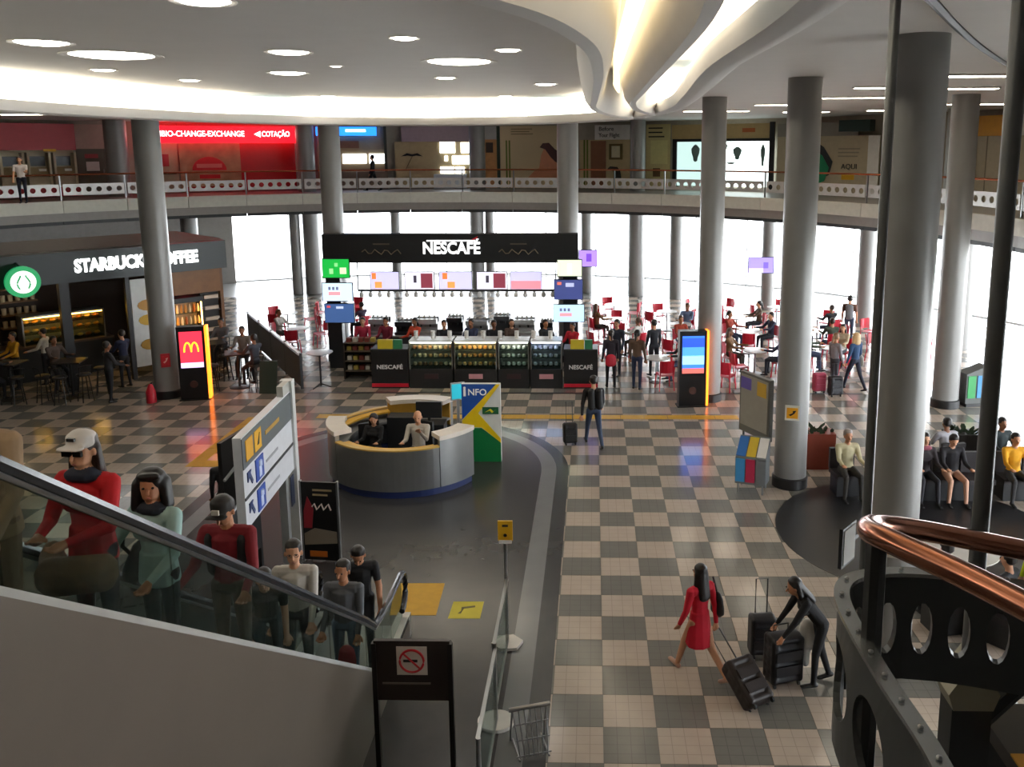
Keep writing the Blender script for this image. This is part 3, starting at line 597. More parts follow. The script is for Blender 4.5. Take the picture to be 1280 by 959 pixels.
# ------------------------------------------------------------------ coffee bar on the left
c0 = np.array([-11.25, 9.95]); ca = math.atan2(2.4, 2.3)                 # right front corner, direction of the front
sb = thing('coffee_bar', 'dark fronted coffee bar with white lettered sign and round green emblem', 'coffee bar', (c0[0], c0[1], 0), ca)
# local: x runs along the front (negative = towards the other end), -y faces the hall
mb = MB(); mb.span(-9.5, 0, -.25, .15, 3.12, 3.98); part('sign_fascia', mb, mat('#16201f', .4), sb)
mb = MB(); mb.span(-9.5, .1, .15, 4, 3.9, 4.0); part('canopy_roof', mb, mat('#8c8780', .6), sb)
text('STARBUCKS COFFEE', .5, (-2.62, -.28, 3.55), emi('#ffffff', 1.2), sb, bold=.02, ext=.02, width=3.45)
mb = MB(); mb.lathe([(.42, -.06), (.42, .06)], n=36); o = part('round_emblem', mb, emi('#0f7a45', .45), sb); o.rotation_euler = (PI/2, 0, 0); o.location = (-5.75, -.75, 3.33)
mb = MB(); mb.lathe([(.3, -.02), (.3, .02)], n=30); o2 = part('emblem_disc', mb, emi('#e6efe6', .5), sb); o2.rotation_euler = (PI/2, 0, 0); o2.location = (-5.75, -.83, 3.33)
for q in (-1, 1): mb = MB(); mb.tube([(-5.75+q*(.1+.05*math.sin(i*.7)), -.86, 3.15+.06*i) for i in range(7)], .02, 6); part('emblem_stroke', mb, emi('#0f7a45', .45), sb)
mb = MB(); mb.tube([(-5.75, -.75, 3.7), (-5.75, -.1, 3.8)], .03, 6); part('emblem_bracket', mb, BLACK, sb)
mb = MB(); mb.span(-9.5, 0, 3.6, 3.75, 0, 3.9); part('back_wall', mb, mat('#3a2a1f', .6), sb)
mb = MB(); mb.span(-.1, 0, .15, 3.7, 0, 3.12); part('end_wall', mb, mat('#7a4f27', .45, 0, .3, 5), sb)
mb = MB(); mb.span(-1.75, -.1, .1, .2, 2.35, 3.12); part('wood_header', mb, mat('#8a5a2a', .45, 0, .3, 5), sb)
mb = MB(); mb.span(-4.75, -4.5, -.15, .1, 0, 3.12); part('post', mb, BLACK, sb)
mb = MB(); mb.span(-2.85, -1.95, -.05, .03, .35, 3.0); part('menu_board', mb, mat('#cfd2d0', .5), sb)
for z, m in ((2.2, '#b98a3d'), (1.75, '#caa32c'), (1.0, '#b9902f')):
    mb = MB(); mb.plate([(-2.4+.3*math.cos(2*PI*i/12), z+.17*math.sin(2*PI*i/12)) for i in range(12)], -.07, -.05); part('menu_print', mb, mat(m, .5), sb)
mb = MB(); mb.span(-3.0, -2.88, -.1, .05, 0, 3.12); part('post', mb, BLACK, sb)
# cold cabinet and side shelf
fr = thing('drinks_cabinet', 'tall open chiller with warm lit shelves at the end of the coffee bar', 'chiller', tuple(np.array([c0[0], c0[1]])+np.array([math.cos(ca)*-1.2-math.sin(ca)*.3, math.sin(ca)*-1.2+math.cos(ca)*.3]))+(0,), ca)
mb = MB(); mb.span(-.5, .5, .25, .3, 0, 2.2); mb.span(-.5, -.45, -.25, .25, 0, 2.2); mb.span(.45, .5, -.25, .25, 0, 2.2); mb.span(-.5, .5, -.25, .3, 2.1, 2.25); mb.span(-.5, .5, -.25, .3, 0, .35); part('cabinet', mb, BLACK, fr)
for z in (.6, .98, 1.36, 1.74):
    mb = MB(); mb.span(-.45, .45, -.2, .25, z, z+.03); sh = part('shelf', mb, glassmat(clear=.9), fr)
    for j in range(7):
        mb = MB(); mb.lathe([(.04, 0), (.045, .12), (.03, .2), (.02, .25)], (-.38+j*.127, -.08, z+.03), 8); part('bottle', mb, mat(rng.choice(['#d9a25b', '#e0c49a', '#b8632d', '#e8d8b8']), .4), sh, True)
mb = MB(); mb.span(-.45, .45, .22, .25, .36, 2.08); part('back_panel', mb, mat('#b9a78c', .5), fr)
for x in (-.435, .435): mb = MB(); mb.span(x-.014, x+.014, -.23, -.2, .4, 2.08); part('cabinet_lamp', mb, emi('#ffb75a', 7), fr)
fr2 = thing('wall_shelf', 'narrow dark wall shelf with lit tiers beside the chiller', 'shelf', tuple(np.array([c0[0], c0[1]])+np.array([math.cos(ca)*-.4-math.sin(ca)*.2, math.sin(ca)*-.4+math.cos(ca)*.2]))+(0,), ca)
mb = MB(); mb.span(-.28, .28, .1, .2, 0, 2.3); part('backing', mb, mat('#2b211b', .5), fr2)
for z in (.7, 1.05, 1.4, 1.75, 2.1):
    mb = MB(); mb.span(-.26, .26, -.1, .12, z, z+.03); s_ = part('tier', mb, mat('#3a2a20', .5), fr2); mb = MB(); mb.span(-.22, .22, -.05, .05, z+.03, z+.14); part('packets', mb, mat('#e2cdb8', .5), s_)
# counter with pastry case
ct = thing('coffee_counter', 'dark coffee bar counter with a warm lit pastry case', 'counter', tuple(np.array([c0[0], c0[1]])+np.array([math.cos(ca)*-4.6-math.sin(ca)*2.2, math.sin(ca)*-4.6+math.cos(ca)*2.2]))+(0,), ca)
mb = MB(); mb.span(-3.6, 1.7, -.35, .35, 0, 1.0); part('body', mb, mat('#2c2f30', .5), ct)
mb = MB(); mb.span(-3.65, 1.75, -.4, .4, 1.0, 1.06); part('worktop', mb, mat('#5a4c40', .4), ct)
cs = MB(); cs.span(-.7, 1.55, -.32, .3, 1.9, 1.95); cs.span(-.7, -.66, -.32, .3, 1.06, 1.9); cs.span(1.51, 1.55, -.32, .3, 1.06, 1.9); pc = part('pastry_case', cs, STEEL, ct)
mb = MB(); mb.span(-.66, 1.51, -.33, -.315, 1.08, 1.9); part('pane', mb, glassmat(clear=.9), pc)
mb = MB(); mb.span(-.66, 1.51, .26, .29, 1.08, 1.9); part('back_panel', mb, mat('#b9a78c', .5), pc); mb = MB(); mb.span(-.64, 1.49, -.31, -.28, 1.865, 1.9); part('case_lamp', mb, emi('#ffb347', 14), pc)
for z in (1.1, 1.38, 1.66):
    mb = MB(); mb.span(-.66, 1.51, -.28, .25, z, z+.02); part('shelf', mb, glassmat(clear=.9), pc)
    for j in range(9): o = link('pastry', blob([((-.55+j*.24, 0, z+.07), (.08, .09, .05), (-.5+j*.24, 0, z+.08), (.06, .08, .05), 0)], .02, [mat(rng.choice(['#d99b45', '#b9722d', '#e7c07a']), .6)], 2, 'pastry'), pc)
for j in range(7):
    p = Matrix.Rotation(ca, 4, 'Z') @ Vector((-3.2+j*.36, -.2, 1.06)); b = ct.location
    o = thing('takeaway_cup', 'white takeaway cup standing on the dark coffee bar counter', 'cup', (b.x+p.x, b.y+p.y, 1.06), 0, 'cups on the coffee counter'); mb = MB(); mb.lathe([(.035, 0), (.048, .13)], n=12); part('cup', mb, WHITE, o, True); mb = MB(); mb.lathe([(.052, .13), (.046, .155)], n=12); part('lid', mb, mat('#3a2a20', .4), o, True)
for j in range(3):
    p = Matrix.Rotation(ca, 4, 'Z') @ Vector((-7.2+j*1.1, 3.38, 0)); 
    o = thing('back_shelf', 'brown back-bar shelf unit with pale cups in the coffee bar', 'shelf', (c0[0]+p.x, c0[1]+p.y, 0), ca, 'back-bar shelves of the coffee bar'); mb = MB()
    mb.span(-.5, .5, -.2, .2, 0, 1.0); part('cabinet', mb, mat('#4a372a', .5), o)
    for z in (1.4, 1.8, 2.2, 2.6):
        mb = MB(); mb.span(-.5, .5, -.15, .2, z, z+.04); s_ = part('shelf', mb, mat('#8a6a45', .5), o); mb = MB()
        for q in range(5): mb.lathe([(.06, 0), (.07, .2)], (-.4+q*.2, 0, z+.04), 8)
        part('cups', mb, mat('#d6c7a8', .5), s_)
p = atz(4, 357, 2.95); o = thing('pendant_lamp', 'small warm pendant lamp hanging beside the round green emblem', 'lamp', (p[0], p[1], 2.95))
mb = MB(); mb.lathe([(.03, .3), (.14, 0)], n=16, cap=False); part('lamp_shade', mb, BLACK, o, True); mb = MB(); mb.lathe([(.01, -.1), (.06, -.07), (.075, 0), (.03, .08)], n=12); part('bulb', mb, emi('#ffd79a', 12), o, True); mb = MB(); mb.tube([(0, 0, .3), (0, 0, .96)], .01, 5); part('cord', mb, BLACK, o)

# ------------------------------------------------------------------ cafe kiosk in the middle
hy = 9.3; hl, hr = aty(405, 310, hy)[0], aty(723, 310, hy)[0]; hw = hr-hl; hx = (hl+hr)/2
hd = thing('kiosk_sign', 'long black kiosk sign with white NESCAFÉ lettering', 'sign', (hx, hy, 0))
mb = MB(); mb.span(-hw/2, hw/2, -.2, .25, 3.34, 4.22); part('sign_box', mb, mat('#14171a', .4), hd)
text('NESCAFÉ', .5, (.05, -.22, 3.78), emi('#f4f4f4', .6), hd, bold=.014, width=1.75); mb = MB(); mb.span(-.7, .78, -.215, -.2, 4.0, 4.04); part('accent_bar', mb, emi('#e8e8e8', .9), hd); mb = MB(); mb.plate([(.66, 4.05), (.86, 4.16), (.86, 4.1), (.7, 4.03)], -.22, -.2); part('accent_mark', mb, RED, hd)
for x in (-2.1, 2.1):
    mb = MB(); mb.tube([(x-.6+.1*i, -.21, 3.68+.08*math.sin(i*1.9)) for i in range(13)], .018, 5); part('script_flourish', mb, mat('#6a5c48', .5), hd); mb = MB(); mb.span(x-.25, x+.25, -.215, -.2, 3.9, 3.94); part('small_line', mb, mat('#5a5044', .5), hd)
for x in (-hw/2+.25, hw/2-.25): mb = MB(); mb.span(x-.22, x+.22, -.1, .2, 0, 3.34); part('tower', mb, mat('#1a1d22', .4), hd)
def screen(label, px0, px1, py0, py1, col, s, y, marks=()):
    a, b = aty(px0, py0, y), aty(px1, py1, y); w, h = b[0]-a[0], a[2]-b[2]
    t = thing('display_screen', label, 'screen', ((a[0]+b[0])/2, y, (a[2]+b[2])/2)); mb = MB(); mb.span(-w/2-.02, w/2+.02, -.02, .05, -h/2-.02, h/2+.02); part('casing', mb, BLACK, t)
    mb = MB(); mb.span(-w/2, w/2, -.03, -.018, -h/2, h/2); s *= .46; part('picture', mb, emi(col, s), t)
    for x0, x1, z0, z1, c in marks: mb = MB(); mb.span(w*x0, w*x1, -.036, -.03, h*z0, h*z1); part('picture_print', mb, emi(c, s), t)
    return t
ys = hy-.28
dots = tuple((-.3+.13*i, -.22+.13*i, .12, .3, '#5a5f78') for i in range(3))+((-.3, .1, -.18, .02, '#c98a90'),)
screen('green menu screen at the top of the kiosk tower', 403, 437, 324, 347, '#16a23c', .9, ys, ((-.25, -.1, -.3, 0, '#8fd08a'), (.15, .4, -.3, .05, '#c9e0b0'), (-.05, .08, .1, .3, '#7fce80')))
screen('pale blue menu screen under the green one', 403, 441, 354, 376, '#b9d6ee', 1.1, ys, dots)
screen('dark blue menu screen lowest under the green one', 406, 443, 380, 403, '#3a5686', .8, ys, ((-.1, .15, .25, .38, '#b8c4dc'), (-.42, -.3, .3, .42, '#c04a50')))
screen('pale green timetable screen at the top of the kiosk tower', 697, 727, 325, 345, '#cfe0b8', 1.0, ys, ((-.1, .1, -.4, .3, '#e4efd2'),))
screen('navy menu screen under the pale green timetable screen', 693, 728, 350, 374, '#3b4478', .8, ys, ((-.1, .2, .15, .35, '#aab0d0'), (-.4, -.25, .25, .4, '#d06a5a')))
screen('pale blue menu screen lowest under the timetable screen', 692, 730, 381, 402, '#a9cdf2', 1.1, ys, dots)
screen('violet hanging advert screen near the kiosk end', 724, 746, 313, 333, '#9d7df0', 1.1, 11.0, ((-.1, .2, -.2, .3, '#6a3fb0'),))
screen('violet hanging advert screen over the open cafe', 936, 966, 322, 341, '#8f80ea', 1.1, 12.5, ((.1, .3, -.2, .2, '#6b55c0'), (-.5, .1, -.5, -.2, '#c9b8e8')))
for k, (a, b) in enumerate(((463, 499), (506, 543), (549, 590), (596, 634), (638, 677))):
    lab = ('lilac menu panel with orange cups, next to the green screen tower', 'white and plum menu panel between two lilac panels', 'lilac menu panel with orange cups, in the middle of the kiosk', 'white and plum menu panel next to the pink panel', 'pink and lilac menu panel at the end of the row')[k]
    mk = (((-.45, -.3, .1, .45, '#f07a3c'), (-.35, -.1, -.4, -.05, '#f2944e')), ((-.2, -.1, -.1, .3, '#3a3440'), (.05, .45, -.4, .42, '#7c3542')), ((-.4, -.25, .1, .45, '#f07a3c'), (-.25, -.02, -.4, -.05, '#f2944e')), ((-.2, -.1, -.1, .3, '#3a3440'), (.05, .45, -.4, .42, '#7c3542')), ((-.48, .48, -.45, 0, '#e08a96'),))[k]
    screen(lab, a, b, 340, 362, ('#c3bfe4', '#d9d6e2')[k in (1, 3)], .9, 9.9, mk)
# front counters and display cases
cy = 6.85
def counter(label, px0, px1, lettered):
    x0, x1 = aty(px0, 480, cy)[0], aty(px1, 480, cy)[0]; w = x1-x0; t = thing('kiosk_counter', label, 'counter', ((x0+x1)/2, cy, 0))
    mb = MB(); mb.span(-w/2, w/2, 0, .6, 0, 1.12); part('body', mb, mat('#16171a', .4), t); mb = MB(); mb.span(-w/2, w/2, -.015, 0, .04, .14); part('red_kick', mb, RED, t)
    text('NESCAFÉ', .17, (0, -.01, .62), mat('#e6e6e6', .5), t, ext=.004, bold=.004, width=w*.7)
    mb = MB(); mb.span(-w/2, w/2, -.03, .63, 1.12, 1.16); part('worktop', mb, mat('#3a3c3e', .35), t); mb = MB(); mb.span(-w*.3, w*.1, -.02, .1, 1.16, 1.42); part('price_card', mb, mat('#c9b42c', .5), t); mb = MB(); mb.span(w*.12, w*.35, -.02, .1, 1.16, 1.42); part('price_card', mb, mat('#2e7a50', .5), t)
counter('black kiosk counter with white lettering at the dark shelf end', 465, 511, True); counter('black kiosk counter with white lettering at the walkway end', 705, 747, True)
for k, (a, b) in enumerate(((512, 567), (568, 622), (623, 662), (663, 703))):
    x0, x1 = aty(a, 480, cy)[0], aty(b, 480, cy)[0]; w = x1-x0-.02
    t = thing('display_case', ('glass food case with pastries beside the lettered counter', 'glass food case full of golden snacks, the warmest lit', 'narrow glass food case with small white cups', 'narrow glass food case with a cool bluish light')[k], 'display case', ((x0+x1)/2, cy, 0))
    mb = MB(); mb.span(-w/2, w/2, .0, .65, 0, .56); part('base', mb, mat('#1b1b1d', .45), t)
    mb = MB(); mb.span(-w/2, w/2, .6, .65, .56, 1.35); mb.span(-w/2, -w/2+.03, 0, .6, .56, 1.35); mb.span(w/2-.03, w/2, 0, .6, .56, 1.35); part('frame', mb, STEEL, t)
    mb = MB(); mb.span(-w/2, w/2, .0, .65, 1.35, 1.39); part('top', mb, mat('#d8dce0', .2), t)
    mb = MB(); mb.span(-w/2+.03, w/2-.03, .0, .012, .58, 1.35); part('pane', mb, glassmat(clear=.9), t)
    mb = MB(); mb.span(-w/2+.03, w/2-.03, .55, .59, .58, 1.33); part('back_panel', mb, mat('#bdb8ae', .5), t); mb = MB(); mb.span(-w/2+.04, w/2-.04, .03, .06, 1.32, 1.35); part('case_lamp', mb, emi(('#ffeccc', '#ffd9a0', '#f4f0e4', '#c9d0ff')[k], 11), t)
    mb = MB(); mb.span(-.2, .2, -.012, 0, .28, .42); part('label_plate', mb, mat('#c98f96' if k % 2 else '#3a2226', .5), t)
    for z in (.62, .86, 1.1):
        mb = MB(); mb.span(-w/2+.03, w/2-.03, .08, .55, z, z+.015); sh = part('shelf', mb, glassmat(clear=.9), t); n = int(w/.15)
        for j in range(n):
            mb = MB(); mb.lathe([(.05, 0), (.062, .03), (.05, .075), (.015, .095)], (-w/2+.12+j*.15, .25, z+.015), 8, sx=1, sy=1.2); part('snack', mb, mat(rng.choice(('#b98a5a', '#d9c3a0', '#8a5a38') if k == 0 else ('#e0b070', '#c98a45', '#e8cfa0') if k == 1 else ('#e8e6e0', '#d0c8b8', '#b0a8a8')), .6), sh, True)
# shelf rack and bins at the left end
x0 = aty(436, 440, 8.3)[0]; t = thing('snack_rack', 'low black snack rack with pale shelves at the end of the kiosk', 'rack', (x0+.45, 8.1, 0))
mb = MB(); mb.span(-.5, .5, .25, .3, 0, 1.1); mb.span(-.5, -.45, -.25, .25, 0, 1.1); mb.span(.45, .5, -.25, .25, 0, 1.1); part('frame', mb, mat('#2a2320', .5), t)
for z in (.25, .55, .85, 1.1):
    mb = MB(); mb.span(-.46, .46, -.25, .26, z-.02, z); sh = part('shelf', mb, mat('#6b5e52', .5), t)
    for j in range(5): mb = MB(); mb.box((-.36+j*.18, 0, z+.06), (.13, .2, .12), .1*rng.random()); part('packet', mb, mat(rng.choice(('#cfcac0', '#b3a04a', '#8a4038')), .5), sh)
# back bar: machines and rail of cups
bb = thing('back_bar', 'long kiosk back counter with pale cupboards', 'counter', (hx+.2, 9.75, 0)); mb = MB(); mb.span(-3.2, 3.0, -.3, .3, 0, .95); part('body', mb, mat('#3a3c42', .5), bb); mb = MB(); mb.span(-3.25, 3.05, -.35, .35, .95, 1.0); part('worktop', mb, mat('#b9bcc2', .3), bb)
hd2 = thing('cup_rail', 'thin steel rail with a row of round white cups under the menu panels', 'rail', (hx+.1, 9.6, 2.28)); mb = MB(); mb.span(-3.1, 3.1, -.05, .05, .1, .16); part('rail', mb, DSTEEL, hd2)
for j in range(22): mb = MB(); mb.lathe([(.01, -.1), (.06, -.07), (.075, 0), (.05, .07), (.02, .1)], (-3+j*.286, 0, 0), 10); part('cup', mb, mat('#ececec', .3), hd2, True)
mb = MB()
for x in (-3.1, 3.1): mb.tube([(x, 0, .1), (x, 0, 1.1)], .02, 6)
part('hanger', mb, DSTEEL, hd2)
for k, (x, w, h, c) in enumerate(((-2.6, .6, .5, '#a9adb3'), (-1.8, .55, .42, '#2a2b30'), (-1.1, .7, .5, '#c3c6ca'), (-.2, .5, .55, '#3a3a40'), (.5, .7, .45, '#b9bcc0'), (1.3, .5, .6, '#4a4c50'), (2.0, .65, .48, '#cfd2d4'), (2.7, .4, .4, '#2c2d33'))):
    lab = ('wide silver', 'low black', 'large pale steel', 'tall charcoal', 'broad light grey', 'tallest dark grey', 'bright white steel', 'small black')[k]
    t = thing('coffee_machine', lab+' coffee machine on the kiosk back counter', 'coffee machine', (hx+.2+x, 9.75, 1.0)); mb = MB(); mb.span(-w/2, w/2, -.05, .25, .08, h); mb.span(-w/2, w/2, -.28, .25, h-.15, h); mb.span(-w/2, w/2, -.28, .25, 0, .08); part('body', mb, mat(c, .3, .4), t)
    for s_ in (-.2, .2): mb = MB(); mb.tube([(w*s_, -.2, h-.15), (w*s_, -.2, h-.24)], .03, 8); part('spout', mb, DSTEEL, t)
    for j in range(4): mb = MB(); mb.lathe([(.03, 0), (.04, .08)], (-w*.35+j*w*.23, .05, h), 10); part('cup', mb, WHITE, t, True)
for j in range(9):
    t = thing('cup_stack', 'stack of white paper cups standing on top of the glass food cases', 'cups', (aty(520+j*21, 425, cy+.3)[0], cy+.33, 1.39), 0, 'paper cup stacks on the food cases'); mb = MB()
    for q in range(4): mb.lathe([(.05, q*.05), (.065, q*.05+.07), (.068, q*.05+.075)], n=12)
    part('cups', mb, WHITE, t, True)

# ------------------------------------------------------------------ information desk
ix, iy, ir = -3.45, .25, 1.62
desk = thing('information_desk', 'round steel information desk with yellow counter and white caps', 'desk', (ix, iy, 0))
def arc(mb, r0, r1, a0, a1, z0, z1, n=18): 
    P = [(r0*math.cos(a0+(a1-a0)*i/n), r0*math.sin(a0+(a1-a0)*i/n)) for i in range(n+1)]; Q = [(r1*math.cos(a0+(a1-a0)*i/n), r1*math.sin(a0+(a1-a0)*i/n)) for i in range(n+1)]
    for i in range(n): mb.prism([P[i], P[i+1], Q[i+1], Q[i]], z0, z1)
    return mb
D = math.radians; STL = mat('#8d8e8e', .28, .75, .12, 4)
segs = ((D(222), D(305), .98, 0), (D(305), D(338), 1.12, 1), (D(180), D(222), 1.12, 1), (D(118), D(180), .98, 0), (D(62), D(118), 1.12, 1))
for a0, a1, h, hi in segs:
    mb = arc(MB(), ir-.09, ir, a0+.005, a1-.005, .16, h); part('steel_panel', mb, STL, desk, True)
    mb = arc(MB(), ir-.12, ir-.06, a0, a1, 0, .16); part('blue_plinth', mb, mat('#1e2c5a', .4), desk)
    mb = arc(MB(), ir-.42, ir-.1, a0, a1, .72, .77); part('work_surface', mb, mat('#8b8d8e', .4), desk)
    if hi: mb = arc(MB(), ir-.36, ir+.02, a0, a1, h, h+.09); part('white_cap', mb, mat('#d9cfc3', .35), desk, True)
    else:
        mb = arc(MB(), ir-.1, ir+.01, a0, a1, h, h+.03); part('counter_edge', mb, mat('#c9a552', .4), desk, True); mb = arc(MB(), ir-.3, ir-.1, a0, a1, h-.06, h-.02); part('yellow_counter', mb, mat('#d9a93d', .4), desk, True)
mb = arc(MB(), ir-.13, ir-.1, D(62), D(118), .6, 1.12); part('yellow_backing', mb, mat('#c99a3c', .4), desk, True)
mb = MB(); mb.span(-.55, .05, .55, .95, 0, 1.0); part('black_cupboard', mb, BLACK, desk); mb = MB(); mb.span(.1, .7, .5, .95, 0, .85); part('black_cupboard', mb, BLACK, desk)
mn = thing('monitor', 'black computer monitor on the information desk', 'monitor', (ix+.35, iy+.7, .86)); mb = MB(); mb.span(-.28, .28, -.03, .03, .1, .46); part('screen', mb, BLACK, mn); mb = MB(); mb.cyl((0, 0, 0), .1, 0, .02); mb.span(-.03, .03, 0, .03, 0, .15); part('stand', mb, BLACK, mn)
mn = thing('tablet_stand', 'teal lit tablet standing beside the INFO board', 'tablet', tuple(aty(573, 522, 1.45)[:2])+(1.12,), .4); mb = MB(); mb.span(-.16, .16, -.02, .02, .1, .5); part('casing', mb, mat('#9aa0a2', .3), mn); mb = MB(); mb.span(-.14, .14, -.026, -.018, .13, .47); part('screen', mb, emi('#1f8a9a', .5), mn); mb = MB(); mb.span(-.03, .03, -.02, .02, -1.12, .12); part('stem', mb, STEEL, mn)
for k, (x, y, rz) in enumerate(((-.75, -.2, .3), (.25, .0, -.5))):
    t = thing('office_chair', ('black office chair behind the woman at the information desk', 'black office chair behind the bald man at the information desk')[k], 'chair', (ix+x, iy+y, 0), rz)
    mb = MB(); mb.span(-.23, .23, -.22, .22, .42, .49); part('seat', mb, BLACK, t); mb = MB(); mb.span(-.21, .21, .2, .26, .55, 1.05); part('backrest', mb, BLACK, t); mb = MB(); mb.tube([(0, 0, .05), (0, 0, .43)], .03, 8); part('column', mb, DSTEEL, t)
    for q in range(5): mb = MB(); mb.tube([(0, 0, .08), (.28*math.cos(q*1.257), .28*math.sin(q*1.257), .03)], .02, 6); part('foot', mb, DSTEEL, t)
# INFO board
a, b = atz(577, 585), atz(628, 582); iw = .84; t = thing('info_board', 'upright INFO board in blue, yellow, white and green', 'sign', (-1.93, .8, 0), 0)
hI = 1.76
mb = MB(); mb.span(-iw/2, iw/2, 0, .12, 0, hI); part('board', mb, mat('#cfd0cc', .4), t)
Zt = lambda u, v: (-iw/2+u*iw, v*hI)
mb = MB(); mb.plate([Zt(0, 1), Zt(.92, 1), Zt(0, .55)], -.008, 0); part('blue_print', mb, mat('#1f4fa0', .4), t)
mb = MB(); mb.plate([Zt(.92, 1), Zt(1, 1), Zt(1, .98), Zt(.4, .64), Zt(0, .44), Zt(0, .55)], -.010, 0); 
mb = MB(); mb.plate([Zt(.9, 1), Zt(1, 1), Zt(.42, .63), Zt(1, .3), Zt(1, .25), Zt(.5, .45), Zt(0, .45), Zt(0, .54)], -.010, -.002); part('yellow_print', mb, mat('#e0bf1a', .4), t)
mb = MB(); mb.plate([Zt(0, 0), Zt(0, .44), Zt(.5, .44), Zt(1, .25), Zt(1, 0)], -.012, -.002); part('green_print', mb, mat('#12703c', .4), t)
mb = MB(); mb.plate([Zt(.53, .62), Zt(.53, .71), Zt(.95, .71), Zt(.95, .62)], -.014, -.002); part('flag_print', mb, mat('#1c5c36', .4), t); mb = MB(); mb.plate([Zt(.6, .645), Zt(.74, .69), Zt(.82, .655), Zt(.88, .68), Zt(.78, .635), Zt(.72, .665)], -.018, -.012); part('flag_emblem', mb, mat('#e0d02a', .4), t)
text('i', .3, (-iw*.42, -.014, hI*.905), mat('#ffffff', .4), t, bold=.012, ext=.003); text('NFO', .2, (-iw*.34, -.014, hI*.895), mat('#ffffff', .4), t, 'LEFT', bold=.003, ext=.003)

# ------------------------------------------------------------------ totems, racks and stands
def totem(label, loc, rz, col, marks):
    t = thing('advert_totem', label, 'totem', loc, rz); mb = MB(); mb.span(-.36, .36, -.14, .14, .03, 2.05); part('body', mb, mat('#101114', .3), t); mb = MB(); mb.span(-.4, .4, -.18, .18, 0, .03); part('base', mb, BLACK, t)
    mb = MB(); mb.span(.36, .42, -.15, .15, .03, 2.05); part('glow_edge', mb, emi('#ff7a1e', 1.3), t)
    mb = MB(); mb.span(-.29, .29, -.15, -.14, 1.0, 1.92); part('screen', mb, emi(col[0], .85), t); mb = MB(); mb.span(-.29, .29, -.155, -.15, .92, 1.06); part('screen_footer', mb, emi(col[1], .8), t)
    for f in marks: f(t)
    mb = MB(); mb.cyl((0, 0, 0), .1, 0, .02, 16); o = part('emblem', mb, mat('#4a2a24', .4), t); o.rotation_euler = (PI/2, 0, 0); o.location = (0, -.14, .45)
    return t
def arches(t):
    for sx in (-1, 1):
        mb = MB(); mb.tube([(sx*.09+.09*math.cos(PI*i/10)*1, -.16, 1.36+.26*math.sin(PI*i/10)) for i in range(11)], .022, 6); part('golden_arch', mb, emi('#ffb21e', 1.0), t)
def skyline(t):
    for k, (c, z) in enumerate((('#1d3fd0', 1.75), ('#3c7ae6', 1.5), ('#7db6f0', 1.28))): mb = MB(); mb.span(-.29, .29, -.156, -.15, z-.12, z+.12); part('screen_band', mb, emi(c, .8), t)
p = atz(238, 497); totem('black totem with a red screen bearing yellow arches', (p[0]+.22, p[1]-.12, 0), .25, ('#d8283a', '#c8b0e0'), (arches,))
p = atz(868, 503); totem('black totem with a blue screen before a grey pillar', (p[0]-.12, p[1]-.3, 0), .1, ('#2a5fe0', '#b3524a'), (skyline,))
# notices fixed to pillars
def plate_on(px, py, P, r, label, w, h, c1, c2):
    d = np.array([CAM[0]-P.location.x, CAM[1]-P.location.y]); d /= np.linalg.norm(d); z = zpx(py, (P.location.x, P.location.y)); 
    t = thing('pillar_notice', label, 'sign', (P.location.x+d[0]*(r+.02), P.location.y+d[1]*(r+.02), z), math.atan2(d[1], d[0])+PI/2); mb = MB(); mb.span(-w/2, w/2, -.01, .015, -h/2, h/2); part('plate', mb, mat(c1, .4), t)
    mb = MB(); mb.span(-w*.38, w*.38, -.016, -.01, -h*.36, h*.36); part('field', mb, mat(c2, .4), t); mb = MB(); mb.plate([(-w*.25, -h*.12), (w*.05, h*.02), (w*.02, h*.15), (w*.28, h*.2), (w*.15, -.02*h), (-w*.1, -h*.2)], -.022, -.016); part('pictogram', mb, BLACK if c2 != '#c8202c' else mat('#e9b0a8', .4), t)
plate_on(993, 503, P_B, .32, 'white notice with an orange field on the pillar by the brochure rack', .28, .3, '#cfcbc0', '#d9981e'); plate_on(1122, 643, P_N, .32, 'white notice with an orange field on the dark thick pillar', .27, .3, '#cfcbc0', '#d9881e'); plate_on(196, 422, P_L, .34, 'small red notice on the pillar by the coffee bar', .24, .38, '#b01c28', '#c8202c')
p = atz(192, 503); t = thing('fire_extinguisher', 'red floor-standing fire marker at the foot of the pillar', 'extinguisher', (p[0]-.05, p[1], 0)); mb = MB(); mb.lathe([(.13, 0), (.13, .3), (.06, .48), (.03, .52)], n=14); part('body', mb, RED, t, True); mb = MB(); mb.tube([(0, 0, .5), (.06, 0, .56)], .02, 6); part('valve', mb, BLACK, t)
